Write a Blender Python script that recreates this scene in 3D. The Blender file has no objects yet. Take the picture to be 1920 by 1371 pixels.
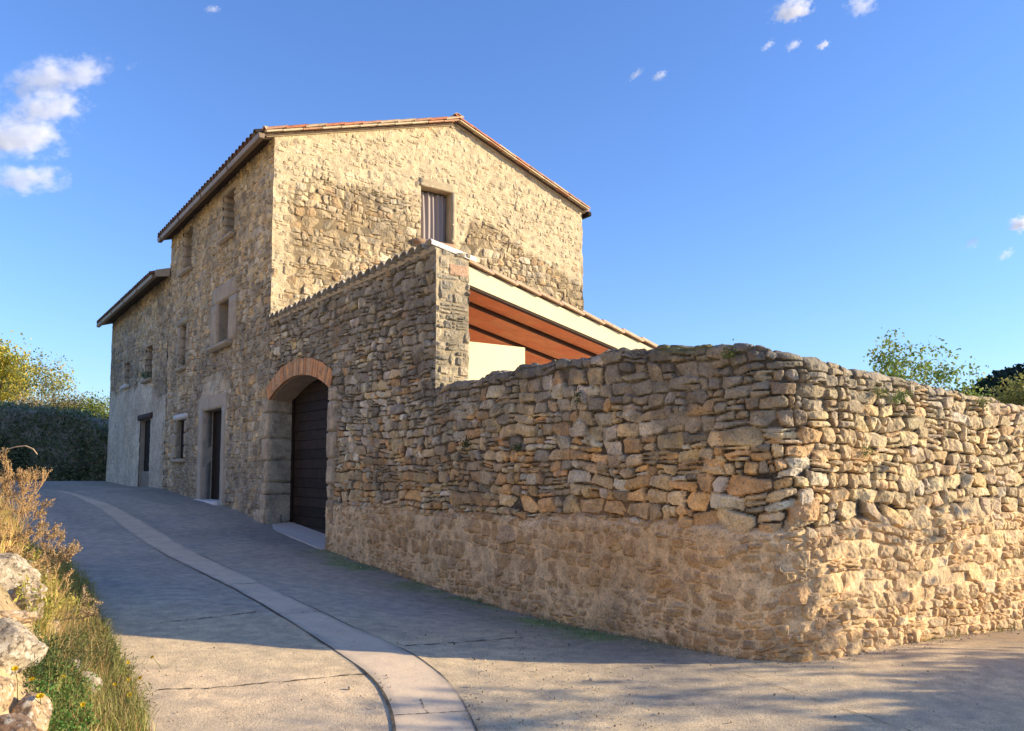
import bpy, bmesh, math, random
import numpy as np
from mathutils import Vector, Matrix, noise as mnoise

# ------------------------------------------------------------------ camera, sky, sun, exposure
scene = bpy.context.scene
COL = scene.collection
PITCH = math.radians(4.4)
cam_data = bpy.data.cameras.new('camera')
cam = bpy.data.objects.new('camera', cam_data)
COL.objects.link(cam)
cam.location = (0, 0, 0)
cam.rotation_euler = (math.pi / 2 + PITCH, 0, 0)
cam_data.sensor_width = 36.0
cam_data.lens = 36.0 * 1500.0 / 1920.0
cam_data.shift_y = (765.0 - 685.5) / 1920.0
cam_data.clip_start = 0.05
cam_data.clip_end = 5000.0
scene.camera = cam

SUN_AZ = math.radians(-1.0)          # measured from +X towards +Y
SUN_EL = math.radians(17.0)
SUN_DIR = Vector((math.cos(SUN_EL) * math.cos(SUN_AZ), math.cos(SUN_EL) * math.sin(SUN_AZ), math.sin(SUN_EL)))

world = bpy.data.worlds.new('World')
scene.world = world
world.use_nodes = True
nt = world.node_tree
nt.nodes.clear()
w_out = nt.nodes.new('ShaderNodeOutputWorld')
w_bg = nt.nodes.new('ShaderNodeBackground')
w_sky = nt.nodes.new('ShaderNodeTexSky')
w_sky.sky_type = 'NISHITA'
w_sky.sun_disc = False
w_sky.sun_elevation = SUN_EL
w_sky.sun_rotation = math.pi / 2 - SUN_AZ
w_sky.altitude = 300.0
w_sky.air_density = 1.3
w_sky.dust_density = 0.35
w_sky.ozone_density = 2.5
w_bg.inputs['Strength'].default_value = 0.15
w_tint = nt.nodes.new('ShaderNodeMix'); w_tint.data_type = 'RGBA'; w_tint.blend_type = 'MULTIPLY'
w_tint.inputs[0].default_value = 1.0
w_tint.inputs[7].default_value = (0.42, 0.55, 0.86, 1.0)      # a deep clear autumn blue
nt.links.new(w_sky.outputs[0], w_tint.inputs[6])
nt.links.new(w_tint.outputs[2], w_bg.inputs['Color'])
nt.links.new(w_bg.outputs[0], w_out.inputs['Surface'])

sun_data = bpy.data.lights.new('sun', 'SUN')
sun_data.energy = 4.2
sun_data.angle = math.radians(0.53)
sun_data.color = (1.0, 0.82, 0.56)
sun = bpy.data.objects.new('sun', sun_data)
COL.objects.link(sun)
sun.location = (30, 0, 30)
sun.rotation_euler = SUN_DIR.to_track_quat('Z', 'Y').to_euler()

scene.view_settings.view_transform = 'Standard'
scene.view_settings.look = 'None'
scene.view_settings.gamma = 1.0
scene.view_settings.exposure = 1.15
scene.cycles.max_bounces = 8
scene.cycles.diffuse_bounces = 4
scene.cycles.transparent_max_bounces = 16
scene.cycles.volume_bounces = 3
scene.cycles.use_denoising = True

# ------------------------------------------------------------------ helpers
rnd = random.Random(7)
A_ = math.radians(35.55)
dL = np.array([-math.sin(A_), math.cos(A_), 0.0])     # along the street front, away from the camera
dR = np.array([math.cos(A_), math.sin(A_), 0.0])      # into the house
J = np.array([-2.83, 12.2, 0.0])                      # right foot of the garage arch
UP = np.array([0, 0, 1.0])


def W(s, r, z):
    """street-front frame (s along the front, r into the house, z up from eye level) -> world"""
    s = np.asarray(s, float); r = np.asarray(r, float); z = np.asarray(z, float)
    return J + s[..., None] * dL + r[..., None] * dR + z[..., None] * UP


def Wv(s, r, z):
    return Vector(W(s, r, z))


def ray(x, y):
    u = (x - 960.0) / 1500.0; v = -(y - 765.0) / 1500.0
    return np.array([u, math.cos(PITCH) - v * math.sin(PITCH), math.sin(PITCH) + v * math.cos(PITCH)])


def at(x, y, Y):
    d = ray(x, y)
    return d * (Y / d[1])


def proj(P):
    P = np.asarray(P, float)
    c, s = math.cos(PITCH), math.sin(PITCH)
    fw = P[..., 1] * c + P[..., 2] * s
    up = P[..., 2] * c - P[..., 1] * s
    return 960 + 1500 * P[..., 0] / fw, 765 - 1500 * up / fw


def smooth(a, b, x):
    t = np.clip((x - a) / (b - a), 0, 1)
    return t * t * (3 - 2 * t)


_tab = np.random.RandomState(11).rand(256, 256).astype(np.float32)


def vnoise(U, V, seed=0):
    U = U + seed * 17.31; V = V + seed * 9.73
    iu = np.floor(U); iv = np.floor(V)
    fu = U - iu; fv = V - iv
    fu = fu * fu * (3 - 2 * fu); fv = fv * fv * (3 - 2 * fv)
    a = iu.astype(np.int64) % 256; b = iv.astype(np.int64) % 256
    a1 = (a + 1) % 256; b1 = (b + 1) % 256
    return ((_tab[a, b] * (1 - fu) + _tab[a1, b] * fu) * (1 - fv) + (_tab[a, b1] * (1 - fu) + _tab[a1, b1] * fu) * fv) * 2 - 1


def fbm(U, V, seed=0, octv=4):
    t = 0; a = 0.5; f = 1.0
    for k in range(octv):
        t = t + a * vnoise(U * f, V * f, seed + k * 5 + 1); a *= 0.5; f *= 2.03
    return t


def link(o, parent=None):
    COL.objects.link(o)
    if parent is not None:
        o.parent = parent
        if parent.type == 'EMPTY':
            o.matrix_parent_inverse = Matrix.Translation(-Vector(parent.location))
    return o


def tag(o, label=None, cat=None, group=None, kind=None):
    if label: o['label'] = label
    if cat: o['category'] = cat
    if group: o['group'] = group
    if kind: o['kind'] = kind
    return o


def empty(name, loc):
    o = bpy.data.objects.new(name, None)
    o.location = Vector(loc)
    o.empty_display_size = 0.2
    COL.objects.link(o)
    return o


def mesh_np(name, verts, faces, mat, parent=None, col=None, smooth_shade=True, loops_per=None):
    """verts (n,3); faces (m,k) int array or a list of arrays of different k"""
    me = bpy.data.meshes.new(name)
    verts = np.ascontiguousarray(verts, dtype=np.float32)
    fl = faces if isinstance(faces, list) else [faces]
    fl = [np.asarray(f, dtype=np.int32) for f in fl if len(f)]
    me.vertices.add(len(verts))
    me.vertices.foreach_set('co', verts.ravel())
    nl = sum(f.size for f in fl); nf = sum(len(f) for f in fl)
    me.loops.add(nl)
    me.loops.foreach_set('vertex_index', np.concatenate([f.ravel() for f in fl]))
    me.polygons.add(nf)
    tot = np.concatenate([np.full(len(f), f.shape[1], np.int32) for f in fl])
    start = np.concatenate([[0], np.cumsum(tot)[:-1]]).astype(np.int32)
    me.polygons.foreach_set('loop_start', start)
    me.polygons.foreach_set('use_smooth', np.full(nf, smooth_shade, dtype=bool))
    me.update(calc_edges=True)
    me.validate()
    if col is not None:
        at_ = me.attributes.new('col', 'FLOAT_COLOR', 'POINT')
        c4 = np.ones((len(verts), 4), np.float32); c4[:, :3] = col
        at_.data.foreach_set('color', c4.ravel())
    if mat is not None:
        me.materials.append(mat)
    o = bpy.data.objects.new(name, me)
    link(o, parent)
    return o


def rebase(o, loc=None):
    """put a single-mesh thing's origin at its base"""
    me = o.data
    n = len(me.vertices)
    co = np.empty(n * 3, np.float32); me.vertices.foreach_get('co', co); co = co.reshape(-1, 3)
    if loc is None:
        loc = np.array([(co[:, 0].min() + co[:, 0].max()) / 2, (co[:, 1].min() + co[:, 1].max()) / 2, co[:, 2].min()])
    co -= np.asarray(loc, np.float32)
    me.vertices.foreach_set('co', co.ravel()); me.update()
    o.location = Vector(loc)
    return o


class MB:
    """collects polygons for one mesh"""
    def __init__(self):
        self.v = []; self.f = []; self.c = []; self.cur = (0.5, 0.5, 0.5)

    def add(self, pts, faces):
        b = len(self.v)
        self.v += [tuple(p) for p in pts]
        self.c += [self.cur] * len(pts)
        self.f += [tuple(i + b for i in f) for f in faces]

    def hexa(self, p):
        self.add(p, [(0, 3, 2, 1), (4, 5, 6, 7), (0, 1, 5, 4), (1, 2, 6, 5), (2, 3, 7, 6), (3, 0, 4, 7)])

    def box(self, s0, s1, r0, r1, z0, z1):
        self.hexa([W(s, r, z) for z in (z0, z1) for s, r in ((s0, r0), (s0, r1), (s1, r1), (s1, r0))])

    def quad(self, a, b, c, d):
        self.add([a, b, c, d], [(0, 1, 2, 3)])

    def build(self, name, mat, parent=None, smooth_shade=False, bevel=0.0):
        bm = bmesh.new()
        vs = [bm.verts.new(p) for p in self.v]
        for f in self.f:
            try: bm.faces.new([vs[i] for i in f])
            except ValueError: pass
        bmesh.ops.recalc_face_normals(bm, faces=bm.faces)
        if bevel > 0:
            bmesh.ops.bevel(bm, geom=list(bm.edges), offset=bevel, segments=2, affect='EDGES', clamp_overlap=True)
        me = bpy.data.meshes.new(name); bm.to_mesh(me); bm.free()
        if bevel == 0:
            a = me.attributes.new('col', 'FLOAT_COLOR', 'POINT')
            c4 = np.ones((len(self.c), 4), np.float32); c4[:, :3] = self.c
            if len(me.vertices) == len(self.c): a.data.foreach_set('color', c4.ravel())
        if smooth_shade:
            me.polygons.foreach_set('use_smooth', [True] * len(me.polygons))
        me.materials.append(mat)
        o = bpy.data.objects.new(name, me)
        return link(o, parent)


def rough_block(name, s0, s1, r0, r1, z0, z1, mat, parent, bevel=0.02, amp=0.012, cuts=6, seed=0, skew=0.0):
    """a hewn stone: bevelled box with worn, uneven faces"""
    bm = bmesh.new()
    bmesh.ops.create_cube(bm, size=1.0)
    L = (abs(s1 - s0), abs(r1 - r0), abs(z1 - z0))
    for v in bm.verts:
        v.co = Vector((v.co.x * L[0], v.co.y * L[1], v.co.z * L[2]))
    bmesh.ops.bevel(bm, geom=list(bm.edges), offset=min(bevel, min(L) * 0.3), segments=2, affect='EDGES')
    bmesh.ops.subdivide_edges(bm, edges=[e for e in bm.edges if e.calc_length() > max(L) / cuts], cuts=cuts, use_grid_fill=True)
    cs = Vector(((s0 + s1) / 2, (r0 + r1) / 2, (z0 + z1) / 2))
    for v in bm.verts:
        p = v.co + cs
        n = mnoise.noise_vector(p * 5 + Vector((seed * 3.1, 0, 0))) * amp + mnoise.noise_vector(p * 17 + Vector((0, seed * 2.7, 0))) * amp * 0.45
        q = p + n
        q.z += skew * (p.x - cs.x)
        v.co = Wv(q.x, q.y, q.z)
    bmesh.ops.recalc_face_normals(bm, faces=bm.faces)
    me = bpy.data.meshes.new(name); bm.to_mesh(me); bm.free()
    me.polygons.foreach_set('use_smooth', [True] * len(me.polygons))
    me.materials.append(mat)
    return link(bpy.data.objects.new(name, me), parent)


# ------------------------------------------------------------------ materials
def new_mat(name):
    m = bpy.data.materials.new(name); m.use_nodes = True
    t = m.node_tree; t.nodes.clear()
    out = t.nodes.new('ShaderNodeOutputMaterial')
    return m, t, out


def nd(t, kind, **kw):
    n = t.nodes.new(kind)
    for k, v in kw.items():
        if k.startswith('i_'): n.inputs[k[2:]].default_value = v
        else: setattr(n, k, v)
    return n


def noise_node(t, vec, scale, detail=6.0, rough=0.6):
    n = t.nodes.new('ShaderNodeTexNoise')
    n.inputs['Scale'].default_value = scale; n.inputs['Detail'].default_value = detail; n.inputs['Roughness'].default_value = rough
    t.links.new(vec, n.inputs['Vector'])
    return n


def ramp(t, fac, stops):
    r = t.nodes.new('ShaderNodeValToRGB')
    el = r.color_ramp.elements
    while len(el) < len(stops): el.new(0.5)
    for e, (p, c) in zip(el, stops):
        e.position = p; e.color = (*c, 1) if len(c) == 3 else c
    t.links.new(fac, r.inputs['Fac'])
    return r


def mixc(t, fac, a, b, mode='MIX'):
    m = t.nodes.new('ShaderNodeMix'); m.data_type = 'RGBA'; m.blend_type = mode
    for sock, v in ((m.inputs[0], fac), (m.inputs[6], a), (m.inputs[7], b)):
        if hasattr(v, 'links') or hasattr(v, 'is_linked'): t.links.new(v, sock)
        elif isinstance(v, (int, float)): sock.default_value = v
        else: sock.default_value = (*v, 1)
    return m.outputs[2]


def surface_mat(name, base=None, attr=False, var=0.35, fine=60.0, mid=9.0, bump=0.35, bdist=0.006, rough=0.9, spots=None, spec=0.25, tint=(1, 1, 1)):
    """rough mineral surface: colour from the mesh (attr) or fixed, broken up by two scales of noise, bumped"""
    m, t, out = new_mat(name)
    tc = t.nodes.new('ShaderNodeTexCoord'); vec = tc.outputs['Object']
    b = nd(t, 'ShaderNodeBsdfPrincipled'); b.inputs['Roughness'].default_value = rough
    b.inputs['Specular IOR Level'].default_value = spec
    if attr:
        a = t.nodes.new('ShaderNodeAttribute'); a.attribute_name = 'col'; c = a.outputs['Color']
        if tint != (1, 1, 1): c = mixc(t, 1.0, c, tint, 'MULTIPLY')
    else:
        rgb = t.nodes.new('ShaderNodeRGB'); rgb.outputs[0].default_value = (*base, 1); c = rgb.outputs[0]
    n1 = noise_node(t, vec, fine, 5, 0.7); n2 = noise_node(t, vec, mid, 6, 0.62)
    lo = 1 - var; hi = 1 + var
    r1 = ramp(t, n1.outputs['Fac'], [(0.28, (lo,) * 3), (0.72, (hi,) * 3)])
    r2 = ramp(t, n2.outputs['Fac'], [(0.30, (lo, lo, lo * 1.02)), (0.70, (hi, hi * 0.99, hi * 0.95))])
    c = mixc(t, 1.0, c, r1.outputs[0], 'MULTIPLY'); c = mixc(t, 1.0, c, r2.outputs[0], 'MULTIPLY')
    if spots:
        for sc, lo_, hi_, colr, amt in spots:
            ns = noise_node(t, vec, sc, 4, 0.6)
            rs = ramp(t, ns.outputs['Fac'], [(lo_, (0, 0, 0)), (hi_, (amt,) * 3)])
            c = mixc(t, rs.outputs[0], c, colr)
    t.links.new(c, b.inputs['Base Color'])
    nb = noise_node(t, vec, fine * 0.7, 8, 0.7)
    bp = t.nodes.new('ShaderNodeBump'); bp.inputs['Strength'].default_value = bump; bp.inputs['Distance'].default_value = bdist
    t.links.new(nb.outputs['Fac'], bp.inputs['Height']); t.links.new(bp.outputs[0], b.inputs['Normal'])
    t.links.new(b.outputs[0], out.inputs['Surface'])
    return m


def leaf_mat(name, trans=0.35, rough=0.6, base=None):
    m, t, out = new_mat(name)
    if base is None:
        a = t.nodes.new('ShaderNodeAttribute'); a.attribute_name = 'col'; c = a.outputs['Color']
    else:
        rgb = t.nodes.new('ShaderNodeRGB'); rgb.outputs[0].default_value = (*base, 1); c = rgb.outputs[0]
    b = nd(t, 'ShaderNodeBsdfPrincipled'); b.inputs['Roughness'].default_value = rough
    b.inputs['Specular IOR Level'].default_value = 0.25
    tr = t.nodes.new('ShaderNodeBsdfTranslucent')
    mx = t.nodes.new('ShaderNodeMixShader'); mx.inputs[0].default_value = trans
    t.links.new(c, b.inputs['Base Color']); t.links.new(c, tr.inputs['Color'])
    t.links.new(b.outputs[0], mx.inputs[1]); t.links.new(tr.outputs[0], mx.inputs[2])
    t.links.new(mx.outputs[0], out.inputs['Surface'])
    return m


M = {}
M['wall'] = surface_mat('rubble_stone', attr=True, var=0.30, fine=60, mid=9, bump=0.9, bdist=0.012,
                        spots=[(46, 0.57, 0.66, (0.09, 0.08, 0.065), 0.6), (34, 0.62, 0.70, (0.56, 0.52, 0.43), 0.5)])
M['house_wall'] = surface_mat('house_stone', attr=True, var=0.28, fine=45, mid=6, bump=0.9, bdist=0.016,
                              spots=[(28, 0.57, 0.68, (0.11, 0.095, 0.075), 0.5)])
M['core'] = surface_mat('inner_stone', base=(0.26, 0.22, 0.17), var=0.25, fine=20, mid=3)
M['dressed'] = surface_mat('dressed_stone', base=(0.42, 0.345, 0.25), var=0.2, fine=45, mid=4, bump=0.35,
                           spots=[(12, 0.60, 0.75, (0.12, 0.11, 0.09), 0.6)])
M['dressed_sun'] = surface_mat('pale_limestone', base=(0.40, 0.33, 0.22), var=0.2, fine=45, mid=5, bump=0.35)
M['cement'] = surface_mat('grey_cement', base=(0.44, 0.375, 0.29), var=0.16, fine=60, mid=3, bump=0.25)
M['white_stone'] = surface_mat('whitewashed_stone', base=(0.68, 0.64, 0.58), var=0.12, fine=40, mid=5, bump=0.25)
M['brick'] = surface_mat('arch_brick', attr=True, var=0.2, fine=70, mid=12, bump=0.4, spots=[(9, 0.50, 0.66, (0.27, 0.20, 0.14), 0.7), (30, 0.58, 0.68, (0.16, 0.13, 0.10), 0.6)])
M['tile'] = surface_mat('clay_tile', attr=True, var=0.2, fine=60, mid=10, bump=0.3, spots=[(16, 0.60, 0.72, (0.13, 0.11, 0.08), 0.6)])
M['soffit'] = surface_mat('terracotta_board', attr=True, var=0.10, fine=40, mid=5, bump=0.15)
M['dark_wood'] = surface_mat('dark_wood', base=(0.026, 0.017, 0.012), var=0.3, fine=40, mid=6, bump=0.3, rough=0.7, spec=0.1)
M['door_wood'] = surface_mat('door_plank_wood', attr=True, var=0.25, fine=50, mid=6, bump=0.3, rough=0.7, spec=0.12)
M['eave_wood'] = surface_mat('eave_board', base=(0.10, 0.07, 0.05), var=0.25, fine=40, mid=6, bump=0.3)
M['beam_wood'] = surface_mat('rafter_wood', base=(0.075, 0.05, 0.04), var=0.2, fine=40, mid=6, bump=0.2)
M['gutter'] = surface_mat('gutter_metal', base=(0.25, 0.175, 0.105), var=0.2, fine=30, mid=4, bump=0.05, rough=0.55, spec=0.5)
M['cream'] = surface_mat('cream_render', base=(0.80, 0.70, 0.43), var=0.07, fine=50, mid=2.5, bump=0.25, spots=[(2.2, 0.55, 0.75, (0.62, 0.53, 0.33), 0.45)])
M['mortar'] = surface_mat('mortar_bed', base=(0.44, 0.37, 0.27), var=0.2, fine=50, mid=8, bump=0.4)
M['grey_concrete'] = surface_mat('step_concrete', base=(0.56, 0.51, 0.45), var=0.1, fine=60, mid=5, bump=0.2)
M['leaf'] = leaf_mat('leaf')
M['dry'] = leaf_mat('dry_stem', trans=0.15, rough=0.8)
M['bark'] = surface_mat('bark', base=(0.11, 0.085, 0.06), var=0.35, fine=30, mid=6, bump=0.6)
M['rock'] = surface_mat('lichen_rock', attr=True, var=0.22, fine=45, mid=10, bump=1.0, bdist=0.014,
                        spots=[(30, 0.54, 0.60, (0.58, 0.53, 0.42), 0.8), (42, 0.52, 0.60, (0.09, 0.07, 0.05), 0.75)])

# ------------------------------------------------------------------ plan of the street wall and the ground under it
S_HOUSE = 2.68          # where the tall house's corner meets the garage wall
S_ARC, R_ARC = -7.62, 0.5
Q1 = S_HOUSE - S_ARC
Q2 = Q1 + R_ARC * math.pi / 2


def wall_plan(q):
    """unrolled length along the street wall -> (s, r, normal s, normal r)"""
    q = np.asarray(q, float)
    ph = np.clip((q - Q1) / R_ARC, 0, math.pi / 2)
    s = np.where(q < Q1, S_HOUSE - q, S_ARC - R_ARC * np.sin(ph))
    r = np.where(q < Q1, 0.0, R_ARC - R_ARC * np.cos(ph)) + np.maximum(q - Q2, 0)
    return s, r, -np.sin(ph), -np.cos(ph)


def base_point(x, y):
    """photograph pixel on the foot of the front -> world"""
    qs = np.linspace(-18, 22, 8001)
    s, r, _, _ = wall_plan(qs)
    z = -1.3
    for _ in range(5):
        px, py = proj(W(s, r, np.full_like(s, z)))
        i = np.argmin(np.abs(px - x))
        P = W(s[i], r[i], 0.0)
        d = ray(x, y); z = d[2] * P[1] / d[1]
    return np.array([P[0], P[1], z])


BASE = [(201, 903), (235, 910), (272, 913), (330, 924), (375, 938), (415, 944), (480, 975), (545, 1000), (612, 1030), (700, 1062), (780, 1088),
        (900, 1125), (1000, 1154), (1140, 1190), (1230, 1207), (1380, 1221), (1545, 1228), (1700, 1207), (1800, 1192), (1920, 1175)]
_ctrl = [base_point(x, y) for x, y in BASE]
_extra = [(0, 0, -1.62), (-2.86, 5.75, -1.19), (-1.80, 4.1, -1.34), (-1.0, 2.0, -1.50), (3.0, 3.0, -1.56), (1.5, 4.6, -1.43), (0.0, 5.0, -1.36)]
for s_, dz in ((3, 0.0), (6, 0.0), (9, 0.0), (12, 0.0), (16, 0.0), (19, 0.0)):
    b_ = min(_ctrl[:9], key=lambda p: abs(np.dot(p - J, dL) - s_))
    for r_ in (-2.2, -4.5):
        P = W(s_, r_, b_[2] + dz); _extra.append(tuple(P))
for r_ in (3.5, 7.0, 10.0):
    P = W(-11.2, r_, -1.36 - 0.045 * r_); _extra.append(tuple(P))
    P = W(-8.4, r_ + 3, -1.30 - 0.045 * (r_ + 3)); _extra.append(tuple(P))
for P_ in ((-25, 40, -0.3), (-18, 32, -0.42), (-10, 45, -0.3), (20, 30, -1.5), (6, 22, -1.2)):
    _extra.append(P_)
CT = np.array([tuple(p) for p in _ctrl] + _extra)


def _feat(X, Y):
    Xs = 22 * np.tanh(X / 22); Ys = 30 * np.tanh((Y - 8) / 30)
    return np.stack([np.ones_like(Xs), Xs, Ys], -1)


_F = _feat(CT[:, 0], CT[:, 1])
_pl, *_ = np.linalg.lstsq(_F, CT[:, 2], rcond=None)
_res = CT[:, 2] - _F @ _pl
_SIG = 3.2
_K = np.exp(-((CT[:, None, :2] - CT[None, :, :2]) ** 2).sum(-1) / (2 * _SIG ** 2))
_wt = np.linalg.solve(_K + 0.004 * np.eye(len(CT)), _res)


def ground_z(X, Y):
    X = np.asarray(X, float); Y = np.asarray(Y, float)
    z = _feat(X, Y) @ _pl
    for (cx, cy, _), w_ in zip(CT, _wt):
        z = z + w_ * np.exp(-((X - cx) ** 2 + (Y - cy) ** 2) / (2 * _SIG ** 2))
    return z


def on_ground(x, y):
    d = ray(x, y); t = 1.5 / max(1e-3, -d[2])
    for _ in range(60):
        P = d * t
        g = float(ground_z(P[0], P[1]))
        t += 0.5 * (g - P[2]) / d[2] if abs(d[2]) > 1e-4 else 0
        t = min(max(t, 0.5), 60)
    P = d * t
    return np.array([P[0], P[1], g])


# road edges (world XY)
LEFT_EDGE = [(-0.2, -6), (-0.85, -2), (-1.2, 1.5), (-1.5, 3.0), (-1.80, 4.1), (-2.32, 4.95), (-2.86, 5.75), (-4.0, 7.5), (-5.7, 9.8), (-8.1, 13.2),
             (-11.2, 17.5), (-16, 22.5), (-24, 27.0), (-40, 30.0)]
RIGHT_EDGE = [(14.5, 8.5)]


def edge_dist(X, Y):
    """signed distance to the road's left edge, positive on the bank side"""
    pts = np.array(LEFT_EDGE)
    best = np.full(np.shape(X), 1e9); sign = np.ones(np.shape(X))
    for a, b in zip(pts[:-1], pts[1:]):
        ab = b - a; L2 = ab @ ab
        t = np.clip(((X - a[0]) * ab[0] + (Y - a[1]) * ab[1]) / L2, 0, 1)
        dx = X - (a[0] + t * ab[0]); dy = Y - (a[1] + t * ab[1])
        dd = np.hypot(dx, dy); cr = ab[0] * dy - ab[1] * dx
        m = dd < best
        best = np.where(m, dd, best); sign = np.where(m, np.sign(cr), sign)
    return best * sign


def bounce_slope(X, Y):
    """unseen slope left of the lane, added to bounce warm sunlight onto the shaded front"""
    t = smooth(-8.0, -22.0, X) * smooth(15.0, 9.0, Y) * smooth(-45, -25, Y) * smooth(-60, -30, X)
    return 10.5 * t + 0.25 * fbm(X * 0.5, Y * 0.5, 15, 3) * smooth(0, 0.2, t)


def bank_z(X, Y):
    d = edge_dist(X, Y)
    h = 0.92 * smooth(0.05, 1.05, d) * (1 - 0.75 * smooth(6.0, 9.5, Y)) + 0.35 * smooth(1.5, 5, d) * (1 - 0.8 * smooth(7, 11, Y))
    h = h + (0.06 * fbm(X * 2.1, Y * 2.1, 3) + 0.03 * fbm(X * 7, Y * 7, 4)) * smooth(0.0, 0.3, d)
    return ground_z(X, Y) + h + bounce_slope(X, Y)


# ------------------------------------------------------------------ rubble masonry as a height field
def pack(u0, u1, v0, v1, hmin, hmax, ratio, rng, big=0.07):
    out = []
    v = v0
    while v < v1:
        ch = rng.uniform(hmin, hmax)
        u = u0 - rng.uniform(0, 0.3)
        while u < u1:
            w = ch * rng.uniform(*ratio)
            k = rng.rand()
            if k < 0.22:
                f = rng.uniform(0.35, 0.65)
                for a, b in ((0, f), (f, 1)):
                    if rng.rand() < 0.4 and w > 0.16:
                        g = rng.uniform(0.35, 0.65)
                        out.append((u, u + w * g, v + ch * a, v + ch * b)); out.append((u + w * g, u + w, v + ch * a, v + ch * b))
                    else: out.append((u, u + w, v + ch * a, v + ch * b))
            elif k < 0.29:
                c = np.sort(rng.uniform(0.2, 0.8, 2))
                if c[1] - c[0] < 0.22: c = np.array([0.33, 0.66])
                for a, b in ((0, c[0]), (c[0], c[1]), (c[1], 1)): out.append((u, u + w, v + ch * a, v + ch * b))
            elif k < 0.42:
                g = rng.uniform(0.5, 0.75); f = rng.uniform(0.35, 0.65)
                out.append((u, u + w * g, v, v + ch)); out.append((u + w * g, u + w, v, v + ch * f)); out.append((u + w * g, u + w, v + ch * f, v + ch))
            else:
                out.append((u, u + w, v, v + ch))
            if rng.rand() < big:
                out.append((u + w * 0.1, u + w * rng.uniform(0.8, 1.4), v + ch * rng.uniform(0.1, 0.5), v + ch * rng.uniform(1.2, 1.6)))
            u += w
        v += ch
    return out


def masonry(u0, u1, v0, v1, res, hmin, hmax, ratio, palette, seed, prot=(0.02, 0.05), gap=0.012, gapdepth=0.035, rim=0.03, warp=(0.05, 0.012), jit=0.07, facet=0.25):
    """-> U, V, height, colour, inside-a-stone distance.  palette(u, v, rng) gives a stone's colour"""
    rng = np.random.RandomState(seed)
    nu = int(round((u1 - u0) / res)) + 1; nv = int(round((v1 - v0) / res)) + 1
    u = np.linspace(u0, u1, nu); v = np.linspace(v0, v1, nv)
    U, V = np.meshgrid(u, v)
    a1, a2 = warp
    UU = U + a1 * fbm(U * 1.1, V * 1.6, seed + 1, 3) + a2 * fbm(U * 9, V * 9, seed + 2, 3)
    VV = V + a1 * 1.3 * fbm(U * 0.9, V * 1.3, seed + 3, 3) + a2 * fbm(U * 9, V * 9, seed + 4, 3)
    h = np.full(U.shape, -gapdepth, np.float32)
    dm = np.full(U.shape, -1.0, np.float32)
    col = np.zeros(U.shape + (3,), np.float32)
    m = a1 * 1.3 + a2 + 0.02
    for (a, b, c, d) in pack(u0 - 0.2, u1 + 0.2, v0 - 0.2, v1 + 0.2, hmin, hmax, ratio, rng):
        w_, h_ = b - a, d - c
        i0 = max(0, int((a - m - u0) / res)); i1 = min(nu, int((b + m - u0) / res) + 2)
        j0 = max(0, int((c - m - v0) / res)); j1 = min(nv, int((d + m - v0) / res) + 2)
        cx, cy = (a + b) / 2, (c + d) / 2
        mn = min(w_, h_)
        colr = palette(cx, cy, rng)
        pr = rng.uniform(*prot); tl = rng.uniform(-0.16, 0.16, 2); ff = rng.uniform(-facet, facet, (3, 2)); fo = rng.uniform(-0.006, 0.006, 3)
        g = gap * rng.uniform(0.3, 1.1)
        planes = []
        for nx, ny, hw in ((1, 0, w_ / 2), (-1, 0, w_ / 2), (0, 1, h_ / 2), (0, -1, h_ / 2)):
            ang = math.atan2(ny, nx) + rng.uniform(-1, 1) * jit * (2.0 if ny == 0 else 1.0)
            planes.append((math.cos(ang), math.sin(ang), hw - g + rng.uniform(-0.5, 0.25) * jit * mn))
        for sx, sy in ((1, 1), (1, -1), (-1, 1), (-1, -1)):
            ang = math.atan2(sy * w_ ** 0.5, sx * h_ ** 0.5) + rng.uniform(-0.35, 0.35)
            ca, sa = math.cos(ang), math.sin(ang)
            planes.append((ca, sa, abs(ca) * w_ / 2 + abs(sa) * h_ / 2 - mn * (rng.uniform(0.02, 0.14) if rng.rand() < 0.75 else rng.uniform(0.14, 0.36))))
        if i1 <= i0 or j1 <= j0: continue
        X = UU[j0:j1, i0:i1] - cx; Y = VV[j0:j1, i0:i1] - cy
        k = 0.014 * mn
        acc = 0
        for nx, ny, c0 in planes:
            acc = acc + np.exp(np.clip(-(c0 - nx * X - ny * Y) / k, -40, 40))
        dd = -k * np.log(acc)
        R = min(rim, mn * 0.4)
        t = np.clip(dd / R, 0, 1)
        rk = 0.55 + 0.45 * rng.rand()
        top = pr + tl[0] * X + tl[1] * Y
        for q in range(3): top = np.minimum(top, pr + fo[q] + ff[q, 0] * X + ff[q, 1] * Y)
        hh = -gapdepth + (top + gapdepth) * np.maximum(0, 1 - (1 - t) ** 2.2) ** rk
        hs = h[j0:j1, i0:i1]
        mk = (dd > 0) & (hh > hs)
        hs[mk] = hh[mk]
        dm[j0:j1, i0:i1][mk] = dd[mk]
        col[j0:j1, i0:i1][mk] = colr
    n = fbm(U * 14, V * 14, seed + 9, 4)
    h = h + (0.009 * n + 0.010 * fbm(U * 38, V * 38, seed + 13, 3)) * smooth(0, 0.02, dm)
    return U, V, h, col, dm


def mixcol(col, c, f):
    return col * (1 - f[..., None]) + np.asarray(c, np.float32) * f[..., None]


def grid_faces(nv, nu, mask=None):
    idx = np.arange(nv * nu).reshape(nv, nu)
    f = np.stack([idx[:-1, :-1], idx[:-1, 1:], idx[1:, 1:], idx[1:, :-1]], -1)
    if mask is not None: f = f[mask]
    return f.reshape(-1, 4)


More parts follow.
